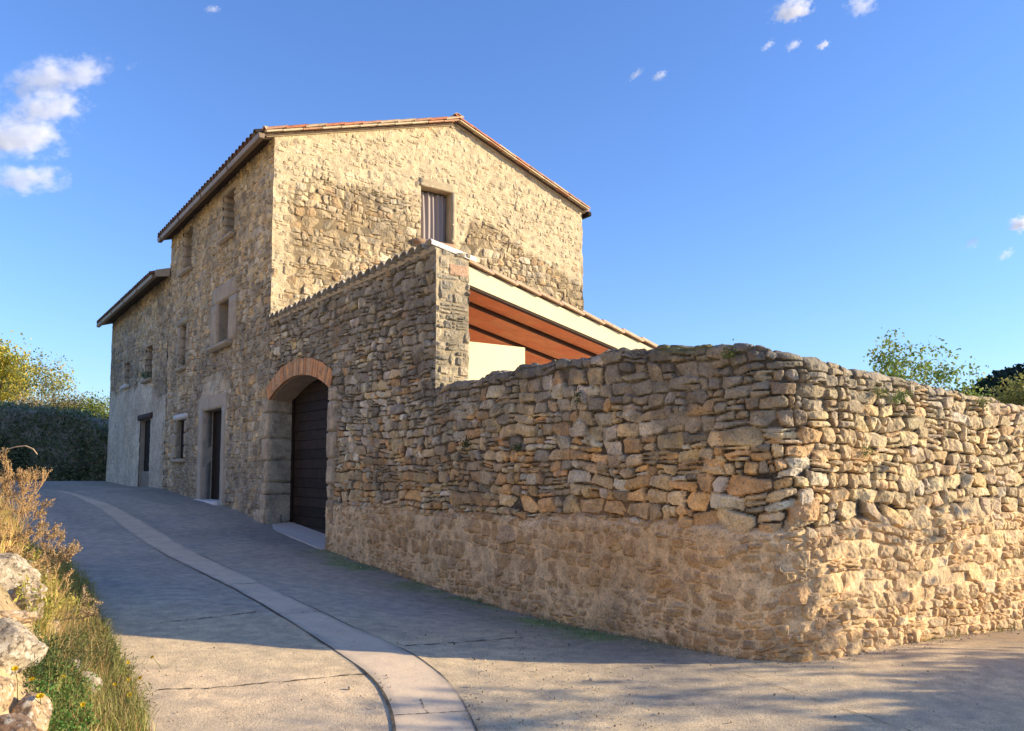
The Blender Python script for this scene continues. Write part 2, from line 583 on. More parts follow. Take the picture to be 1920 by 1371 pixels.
def grid_mesh(name, P, mat, parent, col, mask=None, flip=False, crisp=False):
    nv, nu = P.shape[:2]
    f = grid_faces(nv, nu, mask)
    if flip: f = f[:, ::-1]
    used = np.zeros(nv * nu, bool); used[f.ravel()] = True
    remap = np.cumsum(used) - 1
    return mesh_np(name, P.reshape(-1, 3)[used], remap[f], mat, parent, col.reshape(-1, 3)[used], smooth_shade=not crisp)


def facemask(pt):
    return pt[:-1, :-1] & pt[1:, :-1] & pt[:-1, 1:] & pt[1:, 1:]


#PART2
# ------------------------------------------------------------------ street wall: garage wall and boundary wall share one run of masonry
Q_COL = S_HOUSE + 3.30      # end of the tall garage wall (the lit pier)
GAR_TOP = 2.66


def wall_point_z(x, y, z):
    qs = np.linspace(0, 22, 6001)
    s, r, _, _ = wall_plan(qs)
    for _ in range(5):
        px, py = proj(W(s, r, np.full_like(s, z)))
        i = np.argmin(np.abs(px - x)); P = W(s[i], r[i], 0.0); d = ray(x, y); z = d[2] * P[1] / d[1]
    return qs[i], z


_tops = [wall_point_z(x, y, 1.0) for x, y in ((822, 718), (900, 703), (1000, 682), (1080, 662), (1150, 652), (1260, 643), (1390, 641), (1480, 652), (1560, 672), (1700, 706), (1920, 758))]
_tops = _tops + [(_tops[-1][0] + 8, _tops[-1][1] - 0.45)]
_tq = np.array([t[0] for t in _tops]); _tz = np.array([t[1] for t in _tops])


def bound_top(q):
    cal = 1 - 0.6 * smooth(9.5, 11.0, q)
    steps = 0.028 * cal * vnoise(q * 2.7, q * 0, 31) + 0.016 * cal * np.sign(vnoise(q * 3.6, q * 0 + 4.3, 33)) * np.minimum(1, np.abs(vnoise(q * 3.6, q * 0 + 4.3, 33)) * 5)
    return np.interp(q, _tq, _tz) + steps - 0.02


ARCH_S0, ARCH_S1, SPRING, CROWN = -0.13, 2.60, 1.25, 1.56
_hw = (ARCH_S1 - ARCH_S0) / 2; _ac = (ARCH_S0 + ARCH_S1) / 2
ARCH_R = (_hw ** 2 + (CROWN - SPRING) ** 2) / (2 * (CROWN - SPRING)); ARCH_CZ = CROWN - ARCH_R


def arch_z(s, extra=0.0):
    return ARCH_CZ + np.sqrt(np.maximum(0, (ARCH_R + extra) ** 2 - (s - _ac) ** 2))


def street_palette(q, v, rng):
    t = rng.rand(); j = rng.uniform(0.78, 1.22)
    grey = np.array([0.54, 0.465, 0.345]); dark = np.array([0.33, 0.28, 0.205]); tan = np.array([0.62, 0.47, 0.275]); orange = np.array([0.66, 0.41, 0.19]); pale = np.array([0.68, 0.60, 0.45])
    right = float(smooth(10.4, 11.4, np.float64(q)))
    low = float(smooth(0.75, 0.0, np.float64(v))) * float(smooth(1.5, 4.5, np.float64(q)))
    p_or = 0.04 + 0.36 * low * (1 - 0.5 * right); p_tan = 0.18 + 0.26 * low + 0.30 * right
    c = grey
    if t < p_or: c = orange
    elif t < p_or + p_tan: c = tan
    elif t > 0.90: c = pale
    elif t > 0.83 - 0.25 * float(smooth(0.5, 1.0, np.float64(v))): c = dark
    c = c * j * rng.uniform(0.85, 1.12)
    if right > 0: c = c * (1 - right) + (0.55 * c + 0.45 * np.array([0.58, 0.45, 0.27]) * j) * right
    return c * np.array([1, rng.uniform(0.97, 1.03), rng.uniform(0.92, 1.06)])


QEND = 19.5
print('street wall')
RES = 0.0094
U, V, H, C, DM = masonry(0.0, QEND, -2.65, 2.75, RES, 0.070, 0.165, (0.8, 2.6), street_palette, 5, prot=(0.008, 0.036), gap=0.002, gapdepth=0.028, rim=0.010, warp=(0.10, 0.016), jit=0.15, facet=0.42)
# mortar: flush pointing below about knee height, nearly none above
zm = np.interp(U, [0, 3, 6, 8.5, 10.5, 13, 20], [-0.44, -0.50, -0.50, -0.43, -0.40, -0.34, -0.42]) + 0.13 * fbm(U * 1.4, V * 0.6, 41, 3)
low = smooth(0.04, -0.04, V - zm)
rgt = smooth(10.4, 11.3, U)
lvl = (0.006 - 0.020 * rgt) + 0.022 * fbm(U * 3.1, V * 3.4, 43, 4) - 0.07 * (1 - low)
lvl = np.where(low > 0.02, lvl, -1)
patch = smooth(0.18, 0.35, fbm(U * 0.9, V * 1.1, 47, 3)) * smooth(5.0, 2.0, U) * 0.8
lvl = np.maximum(lvl, -0.05 + 0.055 * patch + 0.01 * fbm(U * 6, V * 6, 48, 3))
kk = 0.006
mix_m = smooth(-kk, kk, lvl - H)
H = np.maximum(H, lvl) + 0.0
H = H + 0.004 * fbm(U * 22, V * 22, 49, 3) * mix_m
mort = np.array([0.70, 0.52, 0.31], np.float32) * (1 + 0.18 * fbm(U * 2.2, V * 2.2, 51, 3))[..., None]
mort_up = np.array([0.42, 0.33, 0.225], np.float32)
mort = mort * low[..., None] + mort_up * (1 - low[..., None])
gapc = np.array([0.07, 0.055, 0.04], np.float32)
C = np.where((DM < 0)[..., None], gapc, C)
# below the line stones are washed with the same ochre lime
lw = low * (0.75 - 0.35 * rgt)
C = C * (1 - lw[..., None]) + np.array([0.46, 0.30, 0.155], np.float32) * (1 + 0.4 * rgt)[..., None] * lw[..., None]
C = C * (1 - mix_m[..., None]) + mort * mix_m[..., None]
# lichen and weather stains high on the wall
st = smooth(-0.05, 0.30, fbm(U * 1.3, V * 1.3, 61, 5) + 0.36 * smooth(0.1, 0.9, V) * smooth(5.2, 6.4, U) + 0.22 * smooth(5.5, 2.5, U) - 0.30 * rgt - 0.3 * smooth(0.1, -0.6, V))
C = mixcol(C, (0.18, 0.16, 0.125), 0.56 * st)
st2 = smooth(0.0, 0.25, fbm(U * 5.5, V * 5.5, 62, 4) + 0.25 * smooth(0.1, 0.9, V) - 0.05) * (1 - 0.75 * rgt) * smooth(-0.5, 0.1, V)
C = mixcol(C, (0.20, 0.18, 0.145), 0.42 * st2)
pale = smooth(0.22, 0.42, fbm(U * 4.2, V * 4.2, 63, 4)) * smooth(0.0, 0.8, V)
C = mixcol(C, (0.40, 0.385, 0.33), 0.35 * pale)
ochre = smooth(0.05, 0.4, fbm(U * 0.8, V * 1.0, 67, 4)) * smooth(0.7, -0.2, V) * smooth(3.0, 6.0, U)
C = mixcol(C, (0.54, 0.32, 0.14), 0.32 * ochre)
C *= (1 + 0.12 * fbm(U * 20, V * 20, 69, 3))[..., None]
damp = smooth(0.25, 0.0, V - np.interp(U, [0, 3, 6, 8.5, 10.5, 14, 20], [-1.1, -1.22, -1.33, -1.38, -1.38, -1.5, -1.7])) * smooth(-0.1, 0.3, fbm(U * 2, V * 3, 71, 3))
C = mixcol(C, (0.20, 0.16, 0.11), 0.3 * damp)

q = U[0]; vrow = V[:, 0]
ps, pr, pns, pnr = wall_plan(q)
batter = 0.035 * smooth(0.05, -0.1, V - zm)

# --- garage wall
gcols = q <= Q_COL + 1e-6
ng = gcols.sum()
Hg = (H + batter)[:, :ng].copy()
edge = smooth(0.0, 0.035, Q_COL - U[:, :ng])
above = smooth(-0.05, 0.05, V[:, :ng] - bound_top(q[:ng])[None, :])
Hg = Hg * (1 - above * (1 - edge)) * smooth(0, 0.03, U[:, :ng])
corner_wob = 0.018 * fbm(vrow * 5, vrow * 0, 73, 3) + 0.010
Hg += corner_wob[:, None] * (above * (1 - edge))
Pg = W(np.broadcast_to(ps[:ng], Hg.shape), -Hg, V[:, :ng])
Pg += (-dL) * (corner_wob[:, None] * (1 - edge) * above)[..., None]
sg = ps[:ng][None, :]
inside_arch = (sg > ARCH_S0) & (sg < ARCH_S1) & (V[:, :ng] < arch_z(sg))
keep = facemask(~inside_arch & (V[:, :ng] <= GAR_TOP + 0.01))
garage = empty('garage_wall', W(0.5, 0.2, -1.25))
tag(garage, 'tall grey rubble wall with the wide arched garage doorway, joined to the house corner', 'wall')
grid_mesh('stone_face', Pg, M['wall'], garage, C[:, :ng], keep, crisp=True)

# back and filling of the garage wall
mb = MB()
mb.box(-3.26, ARCH_S0 - 0.02, 0.10, 0.46, -2.6, GAR_TOP - 0.02)
mb.box(ARCH_S0 - 0.02, 2.72, 0.10, 0.44, 1.72, GAR_TOP - 0.02)
mb.build('wall_back', M['core'], garage)

# lit end face of the pier
u0, V0 = -0.02, 0.7


def pier_palette(u, v, rng):
    c = [(0.36, 0.31, 0.22), (0.40, 0.33, 0.22), (0.30, 0.27, 0.21), (0.44, 0.37, 0.26)][rng.randint(4)]
    return np.array(c) * rng.uniform(0.85, 1.15)


Ue, Ve, He, Ce, De = masonry(0.0, 0.46, 0.7, GAR_TOP + 0.01, 0.009, 0.08, 0.19, (0.8, 2.0), pier_palette, 77, prot=(0.012, 0.038), gap=0.005, gapdepth=0.012, rim=0.018, warp=(0.03, 0.012), jit=0.06)
ml = 0.002 + 0.014 * fbm(Ue * 3, Ve * 3, 78, 3)
mm = smooth(-0.004, 0.004, ml - He); He = np.maximum(He, ml)
Ce = np.where((De < 0)[..., None], np.array([0.3, 0.25, 0.17], np.float32), Ce)
Ce = Ce * (1 - mm[..., None]) + np.array([0.38, 0.31, 0.20], np.float32) * mm[..., None]
Ce = mixcol(Ce, (0.13, 0.12, 0.095), 0.55 * smooth(0.0, 0.4, fbm(Ue * 4, Ve * 3, 79, 4)))
red = (Ue > 0.17) & (Ue < 0.44) & (Ve > 2.33) & (Ve < 2.55) & (De > 0)
redm = smooth(0.01, 0.03, np.minimum(np.minimum(Ue - 0.15, 0.46 - Ue), np.minimum(Ve - 2.35, 2.53 - Ve)) + 0.012 * fbm(Ue * 9, Ve * 9, 80, 3))
Ce = mixcol(Ce, (0.50, 0.31, 0.20), 0.85 * redm); He = He * (1 - redm) + (0.022 + 0.006 * fbm(Ue * 12, Ve * 12, 85, 3)) * redm
ed2 = smooth(0.0, 0.035, Ue)
wob = np.interp(Ve[:, 0], vrow, corner_wob)
He = He * ed2 + wob[:, None] * (1 - ed2)
Pe = W(np.full(Ue.shape, -3.30), Ue, Ve) + (-dL) * He[..., None] + (-dR) * (wob[:, None] * (1 - ed2))[..., None]
grid_mesh('pier_end', Pe, M['wall'], garage, Ce, crisp=True)

# brick arch ring, mortar soffit, jambs, door
bricks = MB(); nb = 30
th0 = math.asin(_hw / ARCH_R)
for k in range(nb):
    a0 = -th0 * 1.03 + 2 * th0 * 1.03 * k / nb; a1 = -th0 * 1.03 + 2 * th0 * 1.03 * (k + 1) / nb - 0.004
    jr = rnd.uniform(-0.012, 0.012); jz = rnd.uniform(-0.006, 0.006)
    bricks.cur = tuple(np.array(rnd.choice([(0.66, 0.32, 0.14), (0.60, 0.28, 0.12), (0.66, 0.38, 0.19), (0.56, 0.33, 0.18)])) * rnd.uniform(0.85, 1.15))
    pts = []
    for rr in (-0.034 + jz, 0.13):
        for a, R_ in ((a0, ARCH_R - 0.004), (a1, ARCH_R - 0.004), (a1, ARCH_R + 0.27 + jr), (a0, ARCH_R + 0.27 + jr)):
            pts.append(W(_ac + R_ * math.sin(a), rr, ARCH_CZ + R_ * math.cos(a)))
    bricks.hexa(pts)
bricks.cur = (0.33, 0.26, 0.19)
n = 40
for k in range(n):      # mortar between the bricks
    a0 = -th0 * 1.03 + 2 * th0 * 1.03 * k / n; a1 = -th0 * 1.03 + 2 * th0 * 1.03 * (k + 1) / n
    pts = []
    for rr in (-0.022, 0.12):
        for a, R_ in ((a0, ARCH_R + 0.004), (a1, ARCH_R + 0.004), (a1, ARCH_R + 0.255), (a0, ARCH_R + 0.255)):
            pts.append(W(_ac + R_ * math.sin(a), rr, ARCH_CZ + R_ * math.cos(a)))
    bricks.hexa(pts)
bricks.build('brick_arch', M['brick'], garage)

sof = MB(); n = 48
for k in range(n):
    a0 = -th0 + 2 * th0 * k / n; a1 = -th0 + 2 * th0 * (k + 1) / n
    pts = []
    for rr in (0.02, 0.46):
        for a, R_ in ((a0, ARCH_R - 0.012), (a1, ARCH_R - 0.012), (a1, ARCH_R + 0.1), (a0, ARCH_R + 0.1)):
            pts.append(W(_ac + R_ * math.sin(a), rr, ARCH_CZ + R_ * math.cos(a)))
    sof.hexa(pts)
sof.build('arch_soffit', surface_mat('arch_mortar', base=(0.50, 0.35, 0.23), var=0.15, fine=40, mid=4, bump=0.3), garage, smooth_shade=False)
# dressed jamb stones (left jamb shows its whole reveal)
zc = -1.75; k = 0
jamb_col = surface_mat('jamb_stone', base=(0.50, 0.40, 0.275), var=0.30, fine=40, mid=4.5, bump=0.9, bdist=0.015, spots=[(7, 0.52, 0.66, (0.20, 0.17, 0.13), 0.65), (30, 0.6, 0.7, (0.12, 0.10, 0.08), 0.5)])
while zc < SPRING - 0.02:
    hh = min(rnd.uniform(0.18, 0.52), SPRING - zc)
    if SPRING - zc - hh < 0.15: hh = SPRING - zc
    rough_block('jamb_stone', ARCH_S1 - 0.012, ARCH_S1 + rnd.choice([0.20, 0.34, 0.26]), -0.035 + rnd.uniform(-0.01, 0.012), 0.47, zc + 0.0015, zc + hh - 0.0015, jamb_col, garage, bevel=0.012, amp=0.022, seed=k)
    rough_block('jamb_stone', ARCH_S0 - rnd.choice([0.16, 0.28, 0.22]), ARCH_S0 + 0.012, -0.045 + rnd.uniform(-0.01, 0.012), 0.47, zc + 0.0015, zc + hh - 0.0015, jamb_col if zc > -0.7 else surface_mat('ochre_jamb', base=(0.33, 0.245, 0.155), var=0.2, fine=35, mid=4, bump=0.4), garage, bevel=0.02, amp=0.012, seed=k + 50)
    zc += hh; k += 1
rough_block('jamb_stone', 2.58, 3.25, -0.07, 0.3, -1.2, -0.74, jamb_col, garage, bevel=0.05, amp=0.025, seed=90)
door = MB(); zc = -1.30
while zc < 1.7:
    hh = 0.165
    s_ = rnd.uniform(0.75, 1.25)
    door.cur = (0.030 * s_, 0.022 * s_, 0.019 * s_)
    door.box(ARCH_S0 - 0.05, ARCH_S1 + 0.05, 0.425 + rnd.uniform(-0.003, 0.003), 0.47, zc, zc + hh - 0.012)
    zc += hh
door.cur = (0.012, 0.009, 0.008)
door.box(ARCH_S0 - 0.04, ARCH_S1 + 0.04, 0.438, 0.465, -1.3, 1.7)
dgo = door.build('garage_door', M['door_wood'], garage)
mb = MB(); mb.box(ARCH_S1 - 0.10, ARCH_S1 + 0.05, 0.40, 0.424, -1.3, 1.55); mb.box(ARCH_S0 - 0.05, ARCH_S0 + 0.08, 0.40, 0.424, -1.3, 1.55)
mb.build('door_frame', M['dark_wood'], dgo)
zt = float(ground_z(*W(1.2, -0.1, 0)[:2]))
thr = MB(); za, zb_ = -0.985, -1.20
thr.hexa([W(ARCH_S0 - 0.02, 0.5, zb_ - 0.5), W(ARCH_S0 - 0.02, -0.12, zb_ - 0.5), W(ARCH_S1, -0.10, za - 0.5), W(ARCH_S1, 0.5, za - 0.5),
          W(ARCH_S0 - 0.02, 0.5, zb_ + 0.06), W(ARCH_S0 - 0.02, -0.12, zb_ + 0.02), W(ARCH_S1, -0.10, za + 0.01), W(ARCH_S1, 0.5, za + 0.05)])
thr.build('threshold', M['grey_concrete'], garage, bevel=0.01)


# ------------------------------------------------------------------ clay tiles
def tile_set(items, name, mat, parent, nseg=7):
    """items: (centre of the upper end, down-slope dir, up normal, length, r upper, r lower, colour); barrel tiles with real thickness"""
    if not items: return None
    ang = np.linspace(0, math.pi, nseg + 1)
    ca, sa = np.cos(ang), np.sin(ang)
    V_, F_, C_ = [], [], []
    n1 = nseg + 1
    base = []
    for i in range(nseg):
        base += [(i, i + 1, n1 + i + 1, n1 + i), (2 * n1 + i, 3 * n1 + i, 3 * n1 + i + 1, 2 * n1 + i + 1),
                 (i, 2 * n1 + i, 2 * n1 + i + 1, i + 1), (n1 + i, n1 + i + 1, 3 * n1 + i + 1, 3 * n1 + i)]
    base += [(0, n1, 3 * n1, 2 * n1), (nseg, 2 * n1 + nseg, 3 * n1 + nseg, n1 + nseg)]
    base = np.array(base)
    for o, A, N, L, r0, r1, c in items:
        A = np.asarray(A, float); N = np.asarray(N, float); B = np.cross(A, N)
        o = np.asarray(o, float); e = o + A * L
        b = len(V_) * 4 * n1
        rows = []
        for th in (0, 0.014):
            for P, r_ in ((o, r0), (e, r1)):
                rr = r_ - th
                rows.append(P + rr * ca[:, None] * B + rr * 0.85 * sa[:, None] * N)
        V_.append(np.concatenate(rows)); F_.append(base + b); C_.append(np.broadcast_to(c, (4 * n1, 3)))
    return mesh_np(name, np.concatenate(V_), np.concatenate(F_), mat, parent, np.concatenate(C_), smooth_shade=False)


TILE_COLS = [(0.42, 0.20, 0.11), (0.38, 0.17, 0.10), (0.46, 0.27, 0.16), (0.48, 0.34, 0.21), (0.34, 0.19, 0.12), (0.50, 0.38, 0.25)]


def tcol(dark=1.0, pale=0.0):
    c = np.array(rnd.choice(TILE_COLS)) * rnd.uniform(0.8, 1.15) * dark
    return c * (1 - pale) + np.array([0.55, 0.45, 0.32]) * pale


def slope_tiles(p_top, A, side, n_side, pitch, length, expo, N, dark=1.0, jitter=0.01, r=0.098):
    items = []
    nrow = int(math.ceil(length / expo)); expo = length / nrow
    for i in range(n_side):
        for k in range(nrow):
            o = p_top + side * (i * pitch) + A * (k * expo) + N * (0.028 + rnd.uniform(-1, 1) * jitter * 0.4) + side * rnd.uniform(-jitter, jitter)
            items.append((o, A - N * 0.045, N, expo + 0.07, r * 0.86, r, tcol(dark)))
            oc = p_top + side * ((i + 0.5) * pitch) + A * (k * expo) + N * 0.055
            items.append((oc, A - N * 0.03, -N, expo + 0.07, r * 0.9, r * 0.8, tcol(dark)))
    return items


# coping on the garage wall: barrel tiles laid across it, falling towards the yard
cop = []
A = (dR - 0.20 * UP); A /= np.linalg.norm(A); N = np.cross(dL, A); N = N if N[2] > 0 else -N
i = 0; s_ = 2.55
while s_ > -3.1:
    c = np.array([0.40, 0.36, 0.29]) * rnd.uniform(0.75, 1.2)
    cop.append((W(s_, -0.10 + rnd.uniform(-0.01, 0.01), GAR_TOP + 0.035), A, N, 0.64, 0.105, 0.11, c)); s_ -= 0.215
cop.append((W(-3.20, -0.08, GAR_TOP + 0.05), A, N, 0.66, 0.115, 0.12, np.array([0.66, 0.60, 0.54])))
tile_set(cop, 'coping_tile', M['tile'], garage, 8)
mb = MB()
mb.hexa([W(-3.30, 0.5, GAR_TOP - 0.012), W(-3.30, -0.015, GAR_TOP - 0.012), W(2.68, -0.015, GAR_TOP - 0.012), W(2.68, 0.5, GAR_TOP - 0.012),
         W(-3.30, 0.5, GAR_TOP - 0.01), W(-3.30, -0.03, GAR_TOP + 0.05), W(2.68, -0.03, GAR_TOP + 0.05), W(2.68, 0.5, GAR_TOP - 0.01)])
mb.build('mortar_bed', M['mortar'], garage)

# --- boundary wall: front, rounded top and back as one sheet
bc = np.arange(ng - 1, len(q))
Hb = (H + batter)[:, bc]; Vb = V[:, bc]; qb = q[bc]
T = bound_top(qb)[None, :]
rc = 0.06; TH = 0.45
a0 = T - rc; a1 = a0 + rc * math.pi / 2; a2 = a1 + TH - 2 * rc; a3 = a2 + rc * math.pi / 2
p1 = np.clip((Vb - a0) / rc, 0, math.pi / 2); p2 = np.clip((Vb - a2) / rc, 0, math.pi / 2)
zz = np.where(Vb < a0, Vb, a0 + rc * np.sin(p1)) - rc * (1 - np.cos(p2)) - np.maximum(Vb - a3, 0)
inn = rc * (1 - np.cos(p1)) + np.clip(Vb - a1, 0, TH - 2 * rc) + rc * np.sin(p2)
ang = p1 + p2
nin = np.cos(ang); nup = np.sin(ang)
zz[-1, :] = -2.6
flat = np.where(Vb > a3, 0.3, 1.0) * np.where((Vb > a0) & (Vb < a3), 0.55, 1.0)
out = -inn + nin * Hb * flat
Sb = ps[bc] + pns[bc] * out; Rb = pr[bc] + pnr[bc] * out
Zb = zz + nup * Hb * flat
Pb = W(Sb, Rb, Zb)
Cb = C[:, bc].copy()
topw = smooth(-0.25, 0.05, Vb - T) * smooth(-0.2, 0.25, fbm(U[:, bc] * 2.3, Vb * 2.3, 81, 4) + 0.12)
Cb = mixcol(Cb, (0.10, 0.095, 0.08), 0.62 * topw * (1 - 0.55 * rgt[:, bc]))
mossy = smooth(0.12, 0.3, fbm(U[:, bc] * 1.7, Vb * 2.5, 83, 4)) * smooth(-0.12, 0.03, Vb - T) * smooth(8.6, 9.2, U[:, bc]) * smooth(11.0, 10.2, U[:, bc])
Cb = mixcol(Cb, (0.16, 0.15, 0.035), 0.75 * mossy)
bwall = grid_mesh('boundary_wall', Pb, M['wall'], None, Cb, crisp=True)
rebase(bwall, W(-5.2, 0.2, -1.6))
tag(bwall, 'low rounded dry-stone wall with ochre mortared foot, bending round the street corner', 'wall')
del U, V, H, C, DM, Pb, Pg

# ------------------------------------------------------------------ the houses
S_MID, S_END = 10.75, 19.45
EAVE1, EAVE2 = 6.12, 5.18
GW, RIDGE_R, RIDGE_Z = 7.44, 3.92, 7.36
house = empty('stone_house', W(S_HOUSE + 0.2, 0.2, -1.0))
tag(house, 'tall three-storey stone house with sunlit cream gable and red tiled roof', 'house')
annex = empty('stone_house', W(S_MID + 0.2, 0.2, -0.5))
tag(annex, 'lower stone house with grey rendered foot, attached behind the tall house up the lane', 'house')

# openings on the street front: s0, s1, z0, z1
OPEN_T = dict(w1=(5.10, 5.90, 4.93, 5.92), w2=(8.56, 9.42, 4.92, 5.95), w3=(5.27, 6.08, 2.68, 3.58), w4=(8.76, 9.44, 2.52, 3.58), d1=(5.58, 7.08, -0.85, 1.31), w5=(8.68, 9.56, 0.26, 1.22))
OPEN_A = dict(d2=(12.55, 14.0, -0.62, 1.43), w6=(16.0, 16.7, 2.70, 3.42), w7=(12.65, 13.48, 2.58, 3.55))


def front_palette(s, v, rng):
    t = rng.rand(); j = rng.uniform(0.78, 1.2)
    up = float(smooth(2.5, 5.5, np.float64(v)))
    g = np.array([0.56, 0.48, 0.345]); w = np.array([0.64, 0.50, 0.29]); d = np.array([0.34, 0.29, 0.205]); o = np.array([0.62, 0.42, 0.21])
    c = w if t < 0.20 + 0.45 * up else (d if t > 0.9 else (o if t > 0.84 else g))
    return c * j


def front_face(name, s0, s1, top, openings, seed, parent, plaster=None, res=0.0155):
    U, V, H, C, D = masonry(s0, s1, -1.55, top, res, 0.09, 0.19, (0.8, 2.4), front_palette, seed, prot=(0.010, 0.032), gap=0.002, gapdepth=0.020, rim=0.012, facet=0.40, warp=(0.09, 0.016), jit=0.09)
    ml = -0.012 + 0.022 * fbm(U * 0.9, V * 0.9, seed + 2, 4) + 0.008 * fbm(U * 7, V * 7, seed + 3, 3)
    mm = smooth(-0.004, 0.004, ml - H); H = np.maximum(H, ml)
    C = np.where((D < 0)[..., None], np.array([0.12, 0.10, 0.08], np.float32), C)
    C = C * (1 - mm[..., None]) + np.array([0.52, 0.41, 0.275], np.float32) * mm[..., None]
    st = smooth(-0.02, 0.30, fbm(U * 0.8, V * 0.8, seed + 5, 5) + 0.20 * smooth(5.0, 2.5, V) - 0.10)
    C = mixcol(C, (0.20, 0.185, 0.155), 0.50 * st)
    st2 = smooth(0.02, 0.25, fbm(U * 4.5, V * 4.5, seed + 11, 4))
    C = mixcol(C, (0.17, 0.15, 0.12), 0.40 * st2)
    warm = smooth(0.0, 0.35, fbm(U * 0.6, V * 0.7, seed + 6, 4) + 0.25 * smooth(3.5, 6, V) - 0.05)
    C = mixcol(C, (0.36, 0.28, 0.18), 0.30 * warm)
    if plaster is not None:
        P_ = plaster(U, V); P_ = P_ * (0.72 + 0.28 * smooth(-0.3, 0.1, fbm(U * 1.5, V * 1.5, seed + 15, 4)))
        rendered = -0.002 + 0.010 * fbm(U * 3, V * 3, seed + 7, 5)
        H = H * (1 - P_) + np.maximum(H * 0.25 + 0.012, rendered) * P_
        pc = np.array([0.64, 0.56, 0.43], np.float32) * (1 + 0.30 * fbm(U * 1.6, V * 1.3, seed + 8, 5))[..., None]
        C = C * (1 - 0.9 * P_[..., None]) + pc * 0.9 * P_[..., None]
    C *= (1 + 0.10 * fbm(U * 16, V * 16, seed + 9, 3))[..., None]
    hole = np.zeros(U.shape, bool)
    for (a, b, c, d) in openings: hole |= (U > a) & (U < b) & (V > c) & (V < d)
    e0 = smooth(0, 0.04, U - s0); e1 = smooth(0, 0.04, s1 - U)
    wob = 0.02 * fbm(V[:, :1] * 4, V[:, :1] * 0 + seed, 3, 3) + 0.008
    H = H * e0 + wob * (1 - e0) if parent is house else H
    H = H * e1 + (wob * (1 - e1) if parent is annex else 0)
    S = U + 0
    if parent is house: S = S - wob * (1 - e0)
    if parent is annex: S = S + wob * (1 - e1) + 0.10 * smooth(1.0, -0.6, V) * smooth(1.2, 0, s1 - U)
    P = W(S, -H, V)
    grid_mesh(name, P, M['house_wall'], parent, C, facemask(~hole), flip=True, crisp=True)
    return wob


def ap(U, V):
    edge = 2.55 + 0.25 * fbm(U * 0.8, V * 0.8, 5, 4) - 0.55 * smooth(13.5, 12.2, U) + 0.7 * smooth(15.0, 14.0, U) * smooth(12.2, 13.6, U) * 0.3
    side = smooth(10.6, 11.4, U + 0.4 * fbm(U * 1.2, V * 1.2, 6, 4) + 0.5 * smooth(0.5, 2.4, V))
    return smooth(0.12, -0.12, V - edge) * side


def tp(U, V):       # smooth cement round the street door
    cx = (5.58 + 7.08) / 2
    w = np.abs(U - cx)
    tri = smooth(0.06, -0.06, w - np.where(V > 1.3, 1.25 - 0.75 * (V - 1.3) / 0.85, 1.12 + 0.10 * fbm(U * 2, V * 2, 7, 3)))
    return 0.75 * tri * smooth(2.15, 1.9, V + 0.15 * fbm(U * 3, V * 3, 9, 3))


print('fronts')
front_face('street_front', S_HOUSE, S_MID, EAVE1 + 0.02, list(OPEN_T.values()), 101, house, tp)
front_face('street_front', S_MID, S_END, EAVE2 + 0.02, list(OPEN_A.values()), 131, annex, ap)


# --- gable
def roof_z(r):
    r = np.asarray(r, float)
    return np.where(r < RIDGE_R, EAVE1 + (RIDGE_Z - EAVE1) * r / RIDGE_R, RIDGE_Z + (EAVE1 + 0.03 - RIDGE_Z) * (r - RIDGE_R) / (GW - RIDGE_R))


def gable_palette(u, v, rng):
    j = rng.uniform(0.72, 1.08); t = rng.rand()
    c = np.array([0.53, 0.425, 0.265]) if t < 0.6 else (np.array([0.58, 0.49, 0.34]) if t < 0.82 else (np.array([0.52, 0.36, 0.20]) if t < 0.92 else np.array([0.38, 0.32, 0.22])))
    return c * j


print('gable')
GWIN = (3.08, 3.82, 4.72, 5.86)
U, V, H, C, D = masonry(0.0, GW, -1.3, RIDGE_Z + 0.02, 0.0145, 0.085, 0.19, (0.8, 2.3), gable_palette, 151, prot=(0.006, 0.026), gap=0.002, gapdepth=0.014, rim=0.014, facet=0.38, warp=(0.09, 0.016), jit=0.09)
bnd = np.interp(U, [0, 0.8, 2.6, 3.0, 3.1, 3.9, 4.3, 5.0, 5.8, 6.6, 7.44], [5.15, 5.55, 5.62, 5.4, 4.6, 4.5, 5.35, 5.3, 4.9, 4.7, 4.2]) + 0.2 * fbm(U * 1.3, V * 1.3, 152, 4)
up = smooth(-0.12, 0.12, V - bnd)
up = np.maximum(up, smooth(0.5, 0.15, U + 0.2 * fbm(U * 2, V * 2, 157, 3)) * 0.8)
ml = -0.017 + 0.020 * up + 0.012 * fbm(U * 2.3, V * 2.3, 153, 4)
mm = smooth(-0.004, 0.004, ml - H); H = np.maximum(H, ml)
C = np.where((D < 0)[..., None], np.array([0.15, 0.115, 0.07], np.float32), C)
C = C * (1 - mm[..., None]) + np.array([0.52, 0.42, 0.265], np.float32) * mm[..., None]
C = C * (1 - 0.35 * up[..., None]) + np.array([0.60, 0.50, 0.33], np.float32) * 0.35 * up[..., None]
st = smooth(-0.22, 0.22, fbm(U * 1.1, V * 1.3, 154, 5)) * (1 - up)
C = mixcol(C, (0.28, 0.205, 0.11), 0.48 * st)
bl = smooth(0.10, 0.30, fbm(U * 2.6, V * 2.6, 155, 5)) * (1 - up) * smooth(3.2, 4.2, V)
C = mixcol(C, (0.18, 0.16, 0.125), 0.32 * bl)
C *= (1 + 0.10 * fbm(U * 16, V * 16, 156, 3))[..., None]
e0 = smooth(0, 0.04, U); e1 = smooth(0, 0.04, GW - U)
wob0 = 0.02 * fbm(V[:, :1] * 4, V[:, :1] * 0 + 101, 3, 3) + 0.008
wob1 = 0.03 * fbm(V[:, :1] * 4, V[:, :1] * 0 + 7, 3, 3) + 0.012
H = H * e0 * e1 + wob0 * (1 - e0) + wob1 * (1 - e1)
